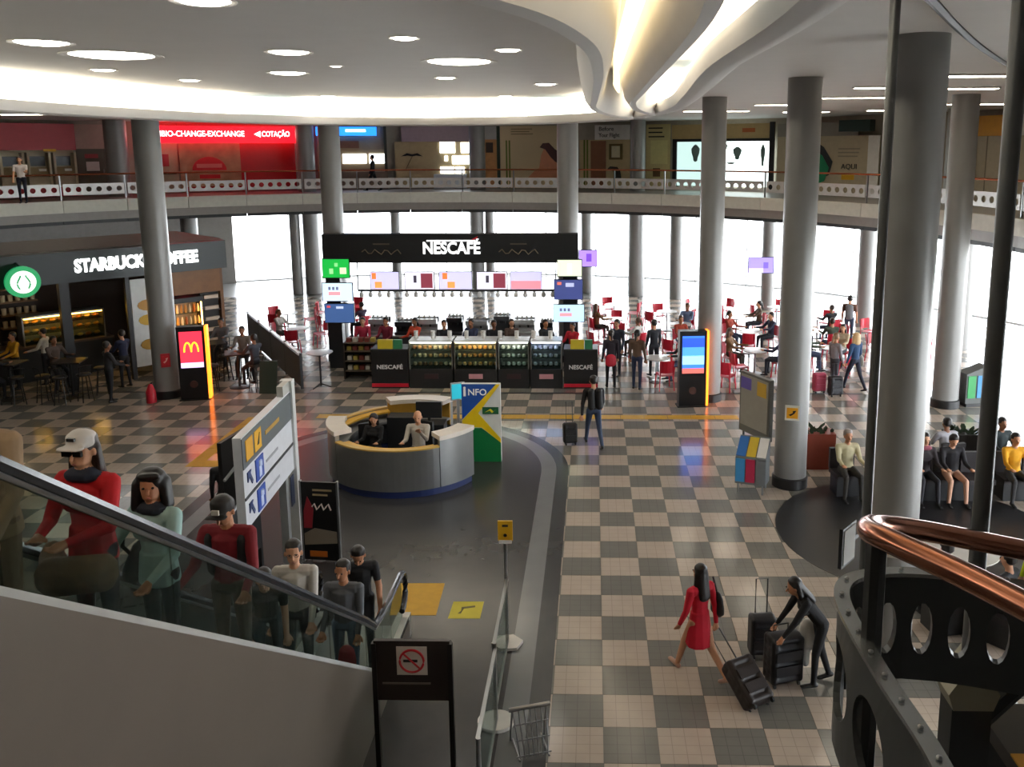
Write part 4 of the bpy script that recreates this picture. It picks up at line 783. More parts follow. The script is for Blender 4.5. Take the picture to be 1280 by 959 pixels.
# brochure rack and board by the pillar
p = atz(950, 611); t = thing('brochure_rack', 'slanted brochure rack with blue, red and yellow leaflets on a wheeled frame', 'rack', (p[0]-.16, p[1]-.02, 0), -.35)
mb = MB(); mb.add([(-.3, -.3, .2), (.3, -.3, .2), (.3, .2, .15), (-.3, .2, .15), (-.3, -.3, .75), (.3, -.3, .75), (.3, .2, 1.05), (-.3, .2, 1.05)], [(3, 2, 1, 0), (4, 5, 6, 7), (0, 1, 5, 4), (1, 2, 6, 5), (2, 3, 7, 6), (3, 0, 4, 7)]); part('body', mb, mat('#6a6e70', .4), t)
for k, (x, c) in enumerate(((-.2, '#3a8ac0'), (0, '#b0284a'), (.2, '#6a6e70'))):
    mb = MB(); mb.span(x-.09, x+.09, -.32, -.3, .25, .72); part('leaflet', mb, mat(c, .5), t); mb = MB(); c2 = ('#2a6ab0', '#c7a82a', '#d8d4cc')[k]; mb.add([(x-.09, -.28, .78), (x+.09, -.28, .78), (x+.09, .15, 1.04), (x-.09, .15, 1.04), (x-.09, -.28, .77), (x+.09, -.28, .77), (x+.09, .15, 1.03), (x-.09, .15, 1.03)], [(0, 1, 2, 3), (7, 6, 5, 4), (0, 4, 5, 1), (1, 5, 6, 2), (2, 6, 7, 3), (3, 7, 4, 0)]); part('leaflet', mb, mat(c2, .5), t)
for sx in (-1, 1):
    for sy in (-.25, .15): mb = MB(); mb.tube([(sx*.24, sy, 0), (sx*.24, sy, .2)], .02, 6); part('leg', mb, STEEL, t)
p2 = p+np.array([.05, .97, 0]); t = thing('notice_stand', 'tall grey notice panel behind the brochure rack', 'sign', (p2[0], p2[1], 0), -1.1); mb = MB(); mb.span(-.5, .5, -.05, .05, .8, 2.1); part('board', mb, mat('#6b6b66', .5), t); mb = MB(); mb.span(-.45, .45, -.06, -.05, .95, 2.05); part('sheet', mb, mat('#9a968c', .5), t)
mb = MB(); mb.span(-.45, -.1, -.065, -.06, 1.75, 2.0); part('sheet_print', mb, mat('#6a5cae', .5), t); mb = MB(); mb.span(.1, .4, -.065, -.06, 1.7, 2.0); part('sheet_print', mb, mat('#c9a23a', .5), t)
for x in (-.4, .4): mb = MB(); mb.tube([(x, 0, 0), (x, 0, .92)], .025, 8); part('leg', mb, DSTEEL, t)
# second rack by the far pillar
p = atz(1197, 505); t = thing('leaflet_stand', 'green and blue leaflet stand beside the bright side entrance', 'rack', (p[0]+.3, p[1]-.1, 0), .2); mb = MB(); mb.plate([(-.3, .1), (.3, .1), (.3, 1.1), (-.3, .9)], -.2, .2); part('body', mb, mat('#4f5250', .4), t)
for x, c in ((-.15, '#3a9a58'), (.12, '#4a8fc0')): mb = MB(); mb.span(x-.11, x+.11, -.22, -.2, .25, .85); part('leaflet', mb, mat(c, .5), t)
mb = MB(); mb.span(-.25, .25, -.18, .18, 0, .1); part('foot', mb, BLACK, t)

# directory sign
A, B = np.array([-4.3, -6.2]), np.array([-4.45, -3.8]); dv = B-A; L = np.linalg.norm(dv); t = thing('directory_sign', 'long white direction sign with grey header and blue icons', 'sign', (A[0], A[1], 0), math.atan2(dv[1], dv[0]))
mb = MB(); mb.span(0, L, 0, .12, 1.55, 2.88); part('panel', mb, mat('#cfd1d6', .35), t); mb = MB(); mb.span(0, L, -.012, 0, 2.42, 2.86); part('header', mb, mat('#565c60', .4), t)
mb = MB(); mb.span(0, L, -.014, 0, 1.97, 2.01); part('divider', mb, mat('#2a2c30', .4), t)
for x0, c in ((.12, '#d9a01e'), (.5, '#e0a818')): mb = MB(); mb.span(x0, x0+.3, -.02, -.01, 2.5, 2.8); part('icon', mb, mat(c, .4), t)
mb = MB(); mb.plate([(.6, 2.58), (.72, 2.74), (.68, 2.58)], -.026, -.02); part('pictogram', mb, BLACK, t)
for z in (2.05, 1.6):
    mb = MB(); mb.span(.5, .85, -.016, 0, z, z+.33); part('icon', mb, mat('#2b4ca8', .4), t); mb = MB(); mb.cyl((.675, 0, 0), .05, z+.2, z+.28, 10); mb.span(.62, .73, -.022, -.014, z+.04, z+.2); part('pictogram', mb, mat('#c9d4ee', .4), t)
    mb = MB(); mb.plate([(.14, z+.28), (.3, z+.28), (.26, z+.24), (.36, z+.1), (.32, z+.06), (.22, z+.2), (.14, z+.14)], -.016, 0); part('arrow', mb, mat('#2a3a6a', .4), t); mb = MB(); mb.span(1.0, 1.6, -.006, 0, z+.12, z+.16); part('small_line', mb, mat('#9a9da4', .4), t)
mb = MB(); mb.span(1.0, 1.7, -.02, -.012, 2.6, 2.66); part('small_line', mb, mat('#b98f2c', .4), t)
mb = MB(); mb.span(L, L+.16, -.04, .16, 0, 3.05); part('end_frame', mb, mat('#c9cac8', .35), t); mb = MB(); mb.span(L-.5, L-.36, 0, .12, 0, 1.55); part('leg', mb, mat('#8d8f8e', .4), t); mb = MB(); mb.span(.05, .18, 0, .12, 0, 1.55); part('leg', mb, mat('#30343a', .4), t); mb = MB(); mb.span(L-.36, L, .0, .1, 2.88, 3.05); part('top_piece', mb, mat('#aaa9a2', .4), t)
mb = MB(); mb.span(L-.28, L-.1, -.014, 0, 1.0, 1.5); part('small_screen', mb, mat('#2c3550', .3), t)
t = thing('sign_back_frame', 'black framed panel with slanted pale bars behind the direction sign', 'panel', (-4.9, -5.05, 0), 1.45); mb = MB(); mb.span(-.4, .6, -.03, .03, .5, 2.55); part('panel', mb, BLACK, t)
for x in (-.37, .57): mb = MB(); mb.span(x-.03, x+.03, -.03, .03, 0, .5); part('leg', mb, BLACK, t)
for z in (1.5, 2.1): mb = MB(); mb.tube([(-.4, -.05, z-.12), (.4, -.05, z+.12)], .025, 6); part('bar', mb, mat('#b8bcc0', .4), t)
# poster stand
p = atz(394, 703)+np.array([.12, 0, 0]); t = thing('poster_stand', 'black poster stand with red script and a dark picture', 'poster', (p[0], p[1], 0), -.1); mb = MB(); mb.span(-.3, .3, 0, .04, .04, 1.4); part('board', mb, mat('#141313', .35), t); mb = MB(); mb.span(.3, .33, -.01, .05, 0, 1.42); mb.span(-.33, -.3, -.01, .05, 0, 1.42); part('frame', mb, STEEL, t)
mb = MB(); mb.tube([(-.12+.04*i, -.01, .98+.06*math.sin(i*2.1)) for i in range(9)], .014, 5); part('script_print', mb, mat('#d8c8c0', .4), t); mb = MB(); mb.plate([(-.28, .6), (-.14, .6), (-.1, .95), (-.2, 1.15), (-.27, .9)], -.008, 0); part('picture_print', mb, mat('#a02a34', .4), t); mb = MB(); mb.plate([(-.28, .5), (-.1, .6), (.28, .55), (.28, .35), (-.28, .3)], -.006, 0); part('picture_print', mb, mat('#8a7d6c', .5), t); rows(t, -.1, .25, (1.28, 1.2), mat('#b09a70', .5), .03, -.006); mb = MB(); mb.span(-.2, .1, -.006, 0, .1, .2); part('picture_print', mb, mat('#c9681e', .5), t)
# no-smoking board
yb = -9.2; xa, xb = aty(467, 800, yb), aty(562, 800, yb); t = thing('no_smoking_board', 'dark brown standing board with a no-smoking sign', 'sign', ((xa[0]+xb[0])/2, yb, 0)); w = xb[0]-xa[0]; zt = xa[2]
mb = MB(); mb.span(-w/2, w/2, -.02, .03, zt-.68, zt); part('board', mb, mat('#2a211d', .4), t)
for sx in (-1, 1): mb = MB(); mb.span(sx*w/2-.025, sx*w/2+.025, -.03, .04, .02, zt-.03); part('leg', mb, mat('#17130f', .4), t); mb = MB(); mb.span(sx*w/2-.04, sx*w/2+.04, -.2, .2, 0, .03); part('foot', mb, BLACK, t)
mb = MB(); mb.span(-.16, .16, -.028, -.02, zt-.38, zt-.06); sg = part('sign_plate', mb, mat('#d6cfc6', .4), t)
mb = MB(); mb.tube([(.125*math.cos(2*PI*i/24), -.032, zt-.22+.125*math.sin(2*PI*i/24)) for i in range(24)], .013, 5, closed=True); mb.tube([(-.085, -.034, zt-.135), (.085, -.034, zt-.305)], .011, 5); part('red_ring', mb, mat('#c02028', .4), sg); mb = MB(); mb.span(-.09, .06, -.03, -.028, zt-.235, zt-.205); part('cigarette', mb, BLACK, sg); rows(t, -w*.4, w*.42, (zt-.47,), mat('#6a6058', .5), .02, -.022)
# barrier posts, glass screens and yellow notice
YP = [-6.45, -8.15, -9.85]; BG = 'barrier posts in the row beside the escalator'
for k, y in enumerate(YP):
    x = -.68+.03*k; t = thing('barrier_post', ('steel barrier post under the yellow notice', 'middle steel barrier post on a white base', 'end steel barrier post beside the wire rack')[k], 'post', (x, y, 0))
    mb = MB(); mb.prism([(.22*math.cos(a)*(1 if k else 1), .2*math.sin(a)) for a in [2*PI*i/(20 if k else 6)+.2 for i in range(20 if k else 6)]], 0, .05); part('base', mb, mat('#d9d5cd', .4), t); mb = MB(); mb.tube([(0, 0, .05), (0, 0, 1.05 if k else 1.5)], .025, 10); part('pole', mb, STEEL, t, True)
    if k < 2:
        g = thing('glass_screen', ('glass barrier screen between the yellow notice and the middle post', 'glass barrier screen between the middle and end posts')[k], 'barrier', (x+.015, (y+YP[k+1])/2, 0), 0); mb = MB(); mb.span(-.006, .006, -.78, .78, .12, .98); part('pane', mb, glassmat(clear=.72), g); mb = MB(); mb.span(-.02, .02, -.8, .8, .98, 1.01); part('top_rail', mb, STEEL, g); mb = MB(); mb.span(-.015, .015, -.8, .8, .1, .12); part('bottom_rail', mb, STEEL, g)
    else: pass
t = thing('yellow_notice', 'small yellow notice on top of the barrier post', 'sign', (-.68, -6.45, 1.5)); mb = MB(); mb.span(-.1, .1, -.015, .015, .04, .32); part('plate', mb, YEL, t); mb = MB(); mb.span(-.085, .085, -.02, .02, 0, .05); part('holder', mb, WHITE, t); mb = MB(); mb.cyl((0, 0, 0), .025, 0, .006, 10); o = part('pictogram', mb, BLACK, t); o.rotation_euler = (PI/2, 0, 0); o.location = (0, -.015, .12); mb = MB(); mb.span(-.04, .04, -.019, -.015, .24, .27); part('pictogram', mb, BLACK, t)
# wire rack
p = atz(665, 940); t = thing('wire_rack', 'tilted chrome wire leaflet rack on the dark floor edge', 'rack', (p[0], p[1], 0), .3)
for j in range(7): mb = MB(); mb.tube([(-.16+j*.053, -.12, .03), (-.2+j*.066, .1, .5)], .008, 5); part('wire', mb, STEEL, t)
for z in (.05, .2, .35): mb = MB(); y = -.12+.22*(z-.03)/.47; mb.tube([(-.2, y, z), (.2, y, z)], .009, 5); part('cross_wire', mb, STEEL, t)
mb = MB(); mb.tube([(-.24, .1, .5), (.24, .1, .5)], .025, 8); part('top_bar', mb, STEEL, t, True)
for sx in (-1, 1): mb = MB(); mb.tube([(sx*.2, .1, .5), (sx*.2, .25, .012)], .012, 6); part('leg', mb, STEEL, t); mb = MB(); mb.tube([(sx*.17, -.13, .012), (sx*.17, .27, .012)], .012, 6); part('foot', mb, STEEL, t)

# ------------------------------------------------------------------ escalator
ES, EX0, EX1 = .70, -3.35, -2.15; EY = -7.65            # slope, far and near balustrade, foot of the slope
def estep(y): return max(0, (EY-y)*ES)
es = thing('escalator', 'grey escalator with glass sides and black handrails', 'escalator', (0, 0, 0))
for x, nm in ((EX1, 0), (EX0, 1)):
    prof = lambda z0: [(x, -6.35, z0), (x, -7.0, z0), (x, -7.45, z0+.03), (x, -7.8, z0+estep(-7.8)*.8)]+[(x, y, z0+estep(y)) for y in (-8.2, -9.5, -11, -12.5, -14, -15.2)]
    P = prof(.97); newel = [(x, -6.35+.27*math.sin(a), .70+.27*math.cos(a)) for a in [PI*i/8 for i in range(8, 0, -1)]]
    mb = MB(); mb.tube([newel[0]]+newel[1:]+P, .042, 8); part('handrail', mb, mat('#23262c', .25), es, True)
    mb = MB(); mb.tube([(p[0]+.0, p[1], p[2]-.045) for p in P], .022, 6); part('handrail_guide', mb, STEEL, es)
    lo, hi = prof(.36), prof(.93)
    for i in range(len(lo)-1):
        a, b, c, d = lo[i], lo[i+1], hi[i+1], hi[i]; mb = MB(); g = .012
        mb.add([(x-.006+e*.012, q[1], q[2]) for e in (0, 1) for q in (a, b, c, d)], [(0, 1, 2, 3), (7, 6, 5, 4), (0, 4, 5, 1), (1, 5, 6, 2), (2, 6, 7, 3), (3, 7, 4, 0)]); part('glass_panel', mb, glassmat('#d3dad7', .90), es)
    D_ = prof(.32)
    mb = MB(); mb.loft([[(p[0]+dx, p[1], p[2]+dz) for p in D_] for dx, dz in ((-.09, -.04), (-.09, .03), (.09, .03), (.09, -.04))], 0); part('deck_strip', mb, mat('#c6c6c4', .25, .3), es)
    m = MB(); sx = .1 if nm == 0 else -.1; V = [(p[0]+sx, p[1], p[2]-.02) for p in D_]; Bt = [(p[0]+sx, p[1], -.01) for p in D_]
    V2 = [(p[0]-sx*.4, p[1], p[2]-.02) for p in D_]; Bt2 = [(p[0]-sx*.4, p[1], -.01) for p in D_]
    m.loft([V, Bt]); m.loft([V2, Bt2]); m.loft([V, V2]); part('side_cladding', m, mat('#665c52', .4, .3, .12, 1.2), es, label='brushed brown-grey metal cladding')
n = 24
for i in range(n):
    y = EY-.15-i*.286; z = .2*(i+1)-.0; z = estep(y-.143); mb = MB(); mb.span(EX0+.1, EX1-.1, y-.4, y, z-.2, z); st_ = part('step', mb, mat('#3c3f41', .4, .5), es); mb = MB(); mb.span(EX0+.1, EX1-.1, y-.03, y+.003, z-.012, z+.004); part('step_edge', mb, mat('#9a8a2e', .5), st_)
mb = MB(); mb.span(EX0+.05, EX1-.05, EY-.1, -6.0, 0, .012); part('landing_plate', mb, mat('#8b8c8c', .35, .7), es)
mb = MB(); mb.span(EX1-.09, EX1+.09, -7.4, -6.2, 0, .34); part('newel_base', mb, mat('#b3b3b0', .3, .6), es); mb = MB(); mb.span(EX0-.09, EX0+.09, -7.4, -6.2, 0, .34); part('newel_base', mb, mat('#b3b3b0', .3, .6), es)

# ------------------------------------------------------------------ curved balustrade beside the camera
zt_, zp = 5.80, 5.47
pc = lambda px, py, z: atz(px, py, z)[:2]
near = [pc(1250, 1130, zp), pc(1175, 959, zp), pc(1105, 850, zp), pc(1062, 775, zp), pc(1052, 742, zp), pc(1066, 725, zp), pc(1105, 718, zp), pc(1160, 719, zp), pc(1240, 728, zp), pc(1330, 742, zp)]
cv = spline(near, 10); S_ = [0]
for i in range(1, len(cv)): S_.append(S_[-1]+np.linalg.norm(cv[i]-cv[i-1]))
def along(s, t, z):
    s = max(0, min(S_[-1]-1e-4, s)); i = max(1, next(j for j in range(1, len(S_)) if S_[j] >= s)); u = (s-S_[i-1])/(S_[i]-S_[i-1]); p = cv[i-1]*(1-u)+cv[i]*u; d = (cv[i]-cv[i-1])/np.linalg.norm(cv[i]-cv[i-1]); return (p[0]+d[1]*t, p[1]-d[0]*t, z)
bl = thing('balustrade', 'curved dark steel balustrade with round cut-outs and copper tube rail', 'balustrade', (0, 0, 0))
sa = S_[46]; nc = round(sa/.3); cw = sa/nc; nf = round((S_[-1]-sa)/.115); cf = (S_[-1]-sa)/nf
# two strips of arc samples per cell keep the bend smooth
PMT = mat('#55585a', .35, .55); part('perforated_panel', holed(nc, cw, zp-.44, zp, .115, .02, along, 24), PMT, bl); part('slotted_panel', holed(nf, cf, zp-.34, zp, .032, .03, along, 16, .085, sa), PMT, bl)
mb = MB(); K = 90; mb.loft([[along(S_[-1]*i/K, t, z) for i in range(K+1)] for t, z in ((-.022, zp), (.022, zp), (.022, zp+.012), (-.022, zp+.012), (-.022, zp))]); part('top_flange', mb, mat('#b9bdc0', .22, .8), bl)
for i in range(18): p = along(S_[-1]*(i+.5)/18, 0, zp+.015); mb = MB(); mb.lathe([(.007, 0), (.007, .004), (.003, .007)], p, 8); part('bolt', mb, STEEL, bl)
tb = [np.append(atz(px, py, z), 0)[:3] for px, py, z in ((1420, 835, 5.80), (1280, 757, 5.80), (1190, 712, 5.80), (1120, 680, 5.79), (1092, 667, 5.77), (1086, 660, 5.74), (1100, 657, 5.70), (1150, 663, 5.64), (1215, 675, 5.58), (1300, 692, 5.52), (1400, 712, 5.45))]
mb = MB(); mb.tube(spline(tb, 8), .031, 14); part('copper_handrail', mb, mat('#a8705a', .2, 1., .2, 5), bl, True)
q = tb[4]; mb = MB(); mb.tube([(q[0]+.01, q[1], 4.3), (q[0]+.01, q[1], q[2]-.02)], .028, 8); part('stanchion', mb, mat('#3f4143', .4, .3), bl, True)
# upright poles
pb = aty(1212, 825, -14.75); po = thing('support_pole', 'thick dark steel pole rising from a gusseted stair post', 'pole', (pb[0], pb[1], 0)); 
mb = MB(); mb.tube([(0, 0, pb[2]), (0, 0, 7.47)], .03, 14); part('pole', mb, mat('#5d5f61', .35, .3), po, True); mb = MB(); mb.span(-.07, .07, -.05, .05, 3.0, pb[2]-.08); part('post', mb, mat('#3a3c3c', .4, .6), po)
mb = MB(); mb.plate([(-.09, pb[2]-.1), (.0, pb[2]+.04), (.09, pb[2]-.1), (.07, pb[2]-.16), (-.07, pb[2]-.16)], -.06, .06); part('gusset', mb, mat('#8d8a78', .45, .3), po); mb = MB(); mb.tube([(.03, 0, pb[2]-.25), (.55, .1, pb[2]+.2)], .04, 8); part('brace', mb, mat('#3a3c3c', .4, .6), po)
p1 = aty(1101, 330, -13.9); po = thing('slim_pole', 'slim bright-edged steel pole standing before the dark thick pillar', 'pole', (p1[0], p1[1], 0)); mb = MB(); mb.tube([(0, 0, 0), (0, 0, 7.47)], .022, 12); part('pole', mb, mat('#6d6f70', .3, .4), po, True); mb = MB(); mb.lathe([(.06, 0), (.06, .03), (.024, .06)], n=14); part('collar', mb, DSTEEL, po, True)
a = aty(1053, 680, -14.05); t = thing('side_notice', 'small white framed notice hung beside the copper rail', 'sign', (a[0]+.02, a[1], a[2]), .9); mb = MB(); mb.span(-.07, .07, -.008, .008, -.09, .09); part('frame', mb, DSTEEL, t); mb = MB(); mb.span(-.058, .058, -.012, -.008, -.078, .078); part('sheet', mb, mat('#c9c6be', .5), t); mb = MB(); mb.span(.06, .12, -.004, .004, -.01, .01); part('bracket', mb, DSTEEL, t)
# landing and stair
mb = MB(); mb.prism([(-12, -23), (8, -23), (8, -16.1), (1.5, -16.1), (1.45, -15.9), (-12, -15.9)], 4.45, ZM); struct('floor_landing', mb, mat('#5b5854', .4), 'upper landing slab under the viewer', 'floor')
sr = thing('staircase', 'dark stair flight with yellow nosings beyond the steel balustrade', 'stairs', (0, 0, 0)); 
for i in range(9):
    x0 = 2.0+i*.3; z = 4.62-i*.175; mb = MB(); mb.span(x0, x0+.34, -15.9, -14.5, z-.06, z); s_ = part('tread', mb, mat('#3a3836', .5), sr); mb = MB(); mb.span(x0, x0+.05, -15.6, -14.8, z, z+.008); part('nosing', mb, mat('#c98f22', .5), s_)
for y in (-15.95, -14.45): mb = MB(); mb.add([(1.9, y-.03, 4.75), (4.8, y-.03, 3.05), (4.8, y-.03, 2.8), (1.9, y-.03, 4.4), (1.9, y+.03, 4.75), (4.8, y+.03, 3.05), (4.8, y+.03, 2.8), (1.9, y+.03, 4.4)], [(0, 1, 2, 3), (7, 6, 5, 4), (0, 4, 5, 1), (1, 5, 6, 2), (2, 6, 7, 3), (3, 7, 4, 0)]); part('stringer', mb, mat('#2c2d2e', .4), sr)

# ------------------------------------------------------------------ tables, chairs, stools
def red_chair():
    t = thing('cafe_chair', 'red moulded cafe chair', 'chair'); R_ = mat('#d02038', .35)
    mb = MB(); mb.loft([[(x, y, .45+.02*abs(x)/.2) for x in (-.2, -.1, 0, .1, .2)] for y in (-.2, 0, .2)]); mb.loft([[(x, y, .42) for x in (-.2, -.1, 0, .1, .2)] for y in (-.2, 0, .2)]); mb.span(-.2, .2, -.21, -.19, .42, .46); part('seat', mb, R_, t)
    mb = MB()
    for z0, z1 in ((.52, .86),): mb.loft([[(x, .2+.05*(z-.45)-.06*(x/.2)**2+.02, z) for x in (-.2, -.1, 0, .1, .2)] for z in (z0, z1)]); mb.loft([[(x, .23+.05*(z-.45)-.06*(x/.2)**2+.02, z) for x in (-.2, -.1, 0, .1, .2)] for z in (z0, z1)])
    part('backrest', mb, R_, t)
    for sx in (-1, 1):
        mb = MB(); mb.tube([(sx*.19, -.18, .44), (sx*.22, -.22, 0)], .018, 6); part('leg', mb, R_, t); mb = MB(); mb.tube([(sx*.19, .26, .87), (sx*.19, .19, .44), (sx*.22, .24, 0)], .018, 6); part('leg', mb, R_, t)
    return t
RCG = 'red chairs of the open cafe'; rc0 = red_chair(); rc0['group'] = RCG; rc0['label'] = 'red moulded cafe chair set around the open cafe tables'
def table0():
    t = thing('cafe_table', 'round white cafe table on a steel column', 'table', group='white tables of the open cafe'); mb = MB(); mb.lathe([(.36, .71), (.38, .725), (.38, .74), (.3, .745)], n=24); part('tabletop', mb, mat('#e4e4e6', .25), t, True); mb = MB(); mb.tube([(0, 0, .03), (0, 0, .71)], .03, 8); part('column', mb, STEEL, t, True); mb = MB(); mb.lathe([(.22, 0), (.22, .02), (.05, .04)], n=18); part('base', mb, STEEL, t, True); return t
tb0 = table0(); first = [True, True]
tabs = [(2.35, 7.6), (5.4, 8.6), (4.0, 10.2), (6.6, 10.6), (2.4, 10.8), (8.1, 9.0), (3.2, 13.2), (6.0, 13.4), (8.8, 12.4), (1.9, 16.0), (4.6, 16.2), (1.5, 13.0), (5.3, 12.0), (7.5, 14.6), (9.7, 10.7), (7.2, 7.9), (3.0, 15.0), (-9.6, 12.0), (-8.6, 14.0), (-11.0, 14.8), (-9.4, 16.6)]
SEATS = []
OBST = [(3.63, 5.75, 1.5)]+[(x, y, 1.35) for x, y in COLXY]+[tuple(atz(*q)[:2])+(1.3,) for q in ((1042, 488), (1067, 488), (1060, 430), (796, 487), (817, 470), (771, 470), (1035, 493), (908, 488), (925, 476))]
P_ = [np.array(q, float) for q in tabs]
for _ in range(400):                                    # tables keep clear of one another, of pillars, of passers-by and of the kerb
    for i in range(2, len(P_)):
        for j in range(len(P_)):
            d = P_[i]-P_[j]; r = np.linalg.norm(d)
            if j != i and r < 2.45: P_[i] = P_[i]+d/(r+1e-6)*(2.45-r)*.5
        for ox, oy, rr in OBST:
            d = P_[i]-np.array([ox, oy]); r = np.linalg.norm(d)
            if r < rr: P_[i] = P_[i]+d/(r+1e-6)*(rr-r)
        q = P_[i]-np.array([6.6, 7.2]); dn = q@np.array([-.324, .946])
        if P_[i][0] > 3.5 and dn < 1.25: P_[i] = P_[i]+np.array([-.324, .946])*(1.25-dn)
        r = np.linalg.norm(P_[i]-RC)
        if r > 23.3: P_[i] = RC+(P_[i]-RC)*23.3/r
        if i < 17: P_[i][0] = max(1.3, P_[i][0])
tabs = [tuple(q) for q in P_]
for k, (x, y) in enumerate(tabs):
    if first[0]: tb0.location = (x, y, 0); first[0] = False
    else: copy_tree(tb0, (x, y, 0), 0)
    for j in range(3 if k not in (0, 1) else 2):
        a = j*2.09+k*.9 if k > 1 else (-1.35, .2)[j] if k == 0 else (2.7, -.5)[j]; px, py = x+.8*math.cos(a), y+.8*math.sin(a)
        if math.hypot(px-3.63, py-5.75) < .7: continue
        SEATS.append((k, j, px, py, math.degrees(a)+90))
        if first[1]: rc0.location = (px, py, 0); rc0.rotation_euler = (0, 0, a-PI/2); first[1] = False
        else: copy_tree(rc0, (px, py, 0), a-PI/2)
for px, py, rz in ((908, 490, 2.6), (925, 478, 1.8)): p = atz(px, py); copy_tree(rc0, (p[0], p[1]+.15, 0), rz)
mb = MB(); mb.box((6.6, 7.2, .04), (4.6, .12, .08), .33); tag(link('kerb', mb.mesh('kerb', mat('#8a7f78', .5))), 'low grey kerb edging the open cafe floor beside the pillar', 'kerb')
# dark stools and tables at the coffee bar
def barfront(p):                                        # keep clear of the counter
    v = Matrix.Rotation(-ca, 4, 'Z') @ Vector((p[0]-c0[0], p[1]-c0[1], 0)); v.y = min(v.y, 1.15 if v.x < -3.3 else -.5 if v.x < .2 else 99); v = Matrix.Rotation(ca, 4, 'Z') @ v; return (c0[0]+v.x, c0[1]+v.y)
st0 = thing('bar_stool', 'tall black bar stool on the chequered floor by the coffee bar', 'stool', group='bar stools at the coffee bar')
mb = MB(); mb.lathe([(.17, .72), (.19, .74), (.19, .77), (.16, .785)], n=18); part('seat', mb, mat('#241f1c', .5), st0, True)
for j in range(4): a = j*PI/2+PI/4; mb = MB(); mb.tube([(.12*math.cos(a), .12*math.sin(a), .73), (.21*math.cos(a), .21*math.sin(a), 0)], .015, 6); part('leg', mb, BLACK, st0)
mb = MB(); mb.tube([(.175*math.cos(2*PI*i/16), .175*math.sin(2*PI*i/16), .26) for i in range(16)], .012, 5, closed=True); part('foot_ring', mb, DSTEEL, st0)
mb = MB(); mb.tube([(-.16, .1, .76), (-.17, .15, 1.0), (0, .2, 1.03), (.17, .15, 1.0), (.16, .1, .76)], .015, 6); part('back_rail', mb, BLACK, st0)
ht0 = thing('high_table', 'dark square high table among the bar stools', 'table', group='high tables by the coffee bar'); mb = MB(); mb.span(-.35, .35, -.35, .35, 1.0, 1.04); part('tabletop', mb, mat('#2a2420', .4), ht0); mb = MB(); mb.tube([(0, 0, .02), (0, 0, 1.0)], .035, 8); part('column', mb, BLACK, ht0, True); mb = MB(); mb.lathe([(.28, 0), (.28, .02), (.06, .04)], n=18); part('base', mb, BLACK, ht0, True)
STOOLS = {}; first = True
for k, (px, py, angs) in enumerate(((16, 499, (165, 215, 265, 315)), (92, 496, (25, 150, 235, 280, 325)), (300, 484, (100, 215, 330)), (268, 470, (90, 200, 320)))):
    p = barfront(atz(px, py))
    if k == 0: ht0.location = (p[0], p[1], 0)
    else: copy_tree(ht0, (p[0], p[1], 0), .2*k)
    for j, an in enumerate(angs):
        a_ = math.radians(an); q = (p[0]+.74*math.cos(a_), p[1]+.74*math.sin(a_), 0); STOOLS[(k, j)] = (q, an+90)
        if first: st0.location = q; st0.rotation_euler = (0, 0, a_-PI/2); first = False
        else: copy_tree(st0, q, a_-PI/2)
# dark partition of panels in front of the cafe at the left
a, b = atz(312, 425), atz(378, 486); d = b[:2]-a[:2]; L = np.linalg.norm(d); t = thing('barrier_screen', 'dark low partition with a pale top rail beside the open cafe', 'partition', (a[0], a[1], 0), math.atan2(d[1], d[0]))
for j in range(4): mb = MB(); mb.span(L*j/4+.02, L*(j+1)/4-.02, -.03, .03, .05, .95); part('panel', mb, mat('#26282b', .4), t)
for j in range(5): mb = MB(); mb.span(L*j/4-.025, L*j/4+.025, -.035, .035, 0, 1.05); part('post', mb, BLACK, t)
mb = MB(); mb.span(0, L, -.05, .05, 1.0, 1.03); part('top_rail', mb, mat('#c9ccd0', .3), t)
for px, py in ((338, 490),): p = atz(px, py); t = thing('menu_easel', 'small dark green chalkboard easel beside the low partition', 'easel', (p[0], p[1], 0)); mb = MB(); mb.add([(-.25, -.2, 0), (.25, -.2, 0), (.25, 0, .9), (-.25, 0, .9), (-.25, -.17, 0), (.25, -.17, 0), (.25, .03, .9), (-.25, .03, .9)], [(0, 1, 2, 3), (7, 6, 5, 4), (0, 4, 5, 1), (1, 5, 6, 2), (2, 6, 7, 3), (3, 7, 4, 0)]); part('board', mb, mat('#22352c', .5), t); mb = MB(); mb.tube([(0, .2, 0), (0, .03, .85)], .02, 6); part('prop', mb, BLACK, t)
p = atz(378, 486); t = thing('bistro_table', 'slim white-topped standing table on a black tripod foot', 'table', (p[0]+.5, p[1]+.15, 0)); mb = MB(); mb.lathe([(.36, 1.02), (.38, 1.035), (.38, 1.05), (.3, 1.055)], n=24); part('tabletop', mb, mat('#c9ccd2', .25), t, True); mb = MB(); mb.tube([(0, 0, .05), (0, 0, 1.02)], .025, 8); part('column', mb, BLACK, t, True)
for j in range(3): a_ = j*2.09; mb = MB(); mb.tube([(0, 0, .12), (.3*math.cos(a_), .3*math.sin(a_), .015)], .016, 6); part('foot', mb, BLACK, t)
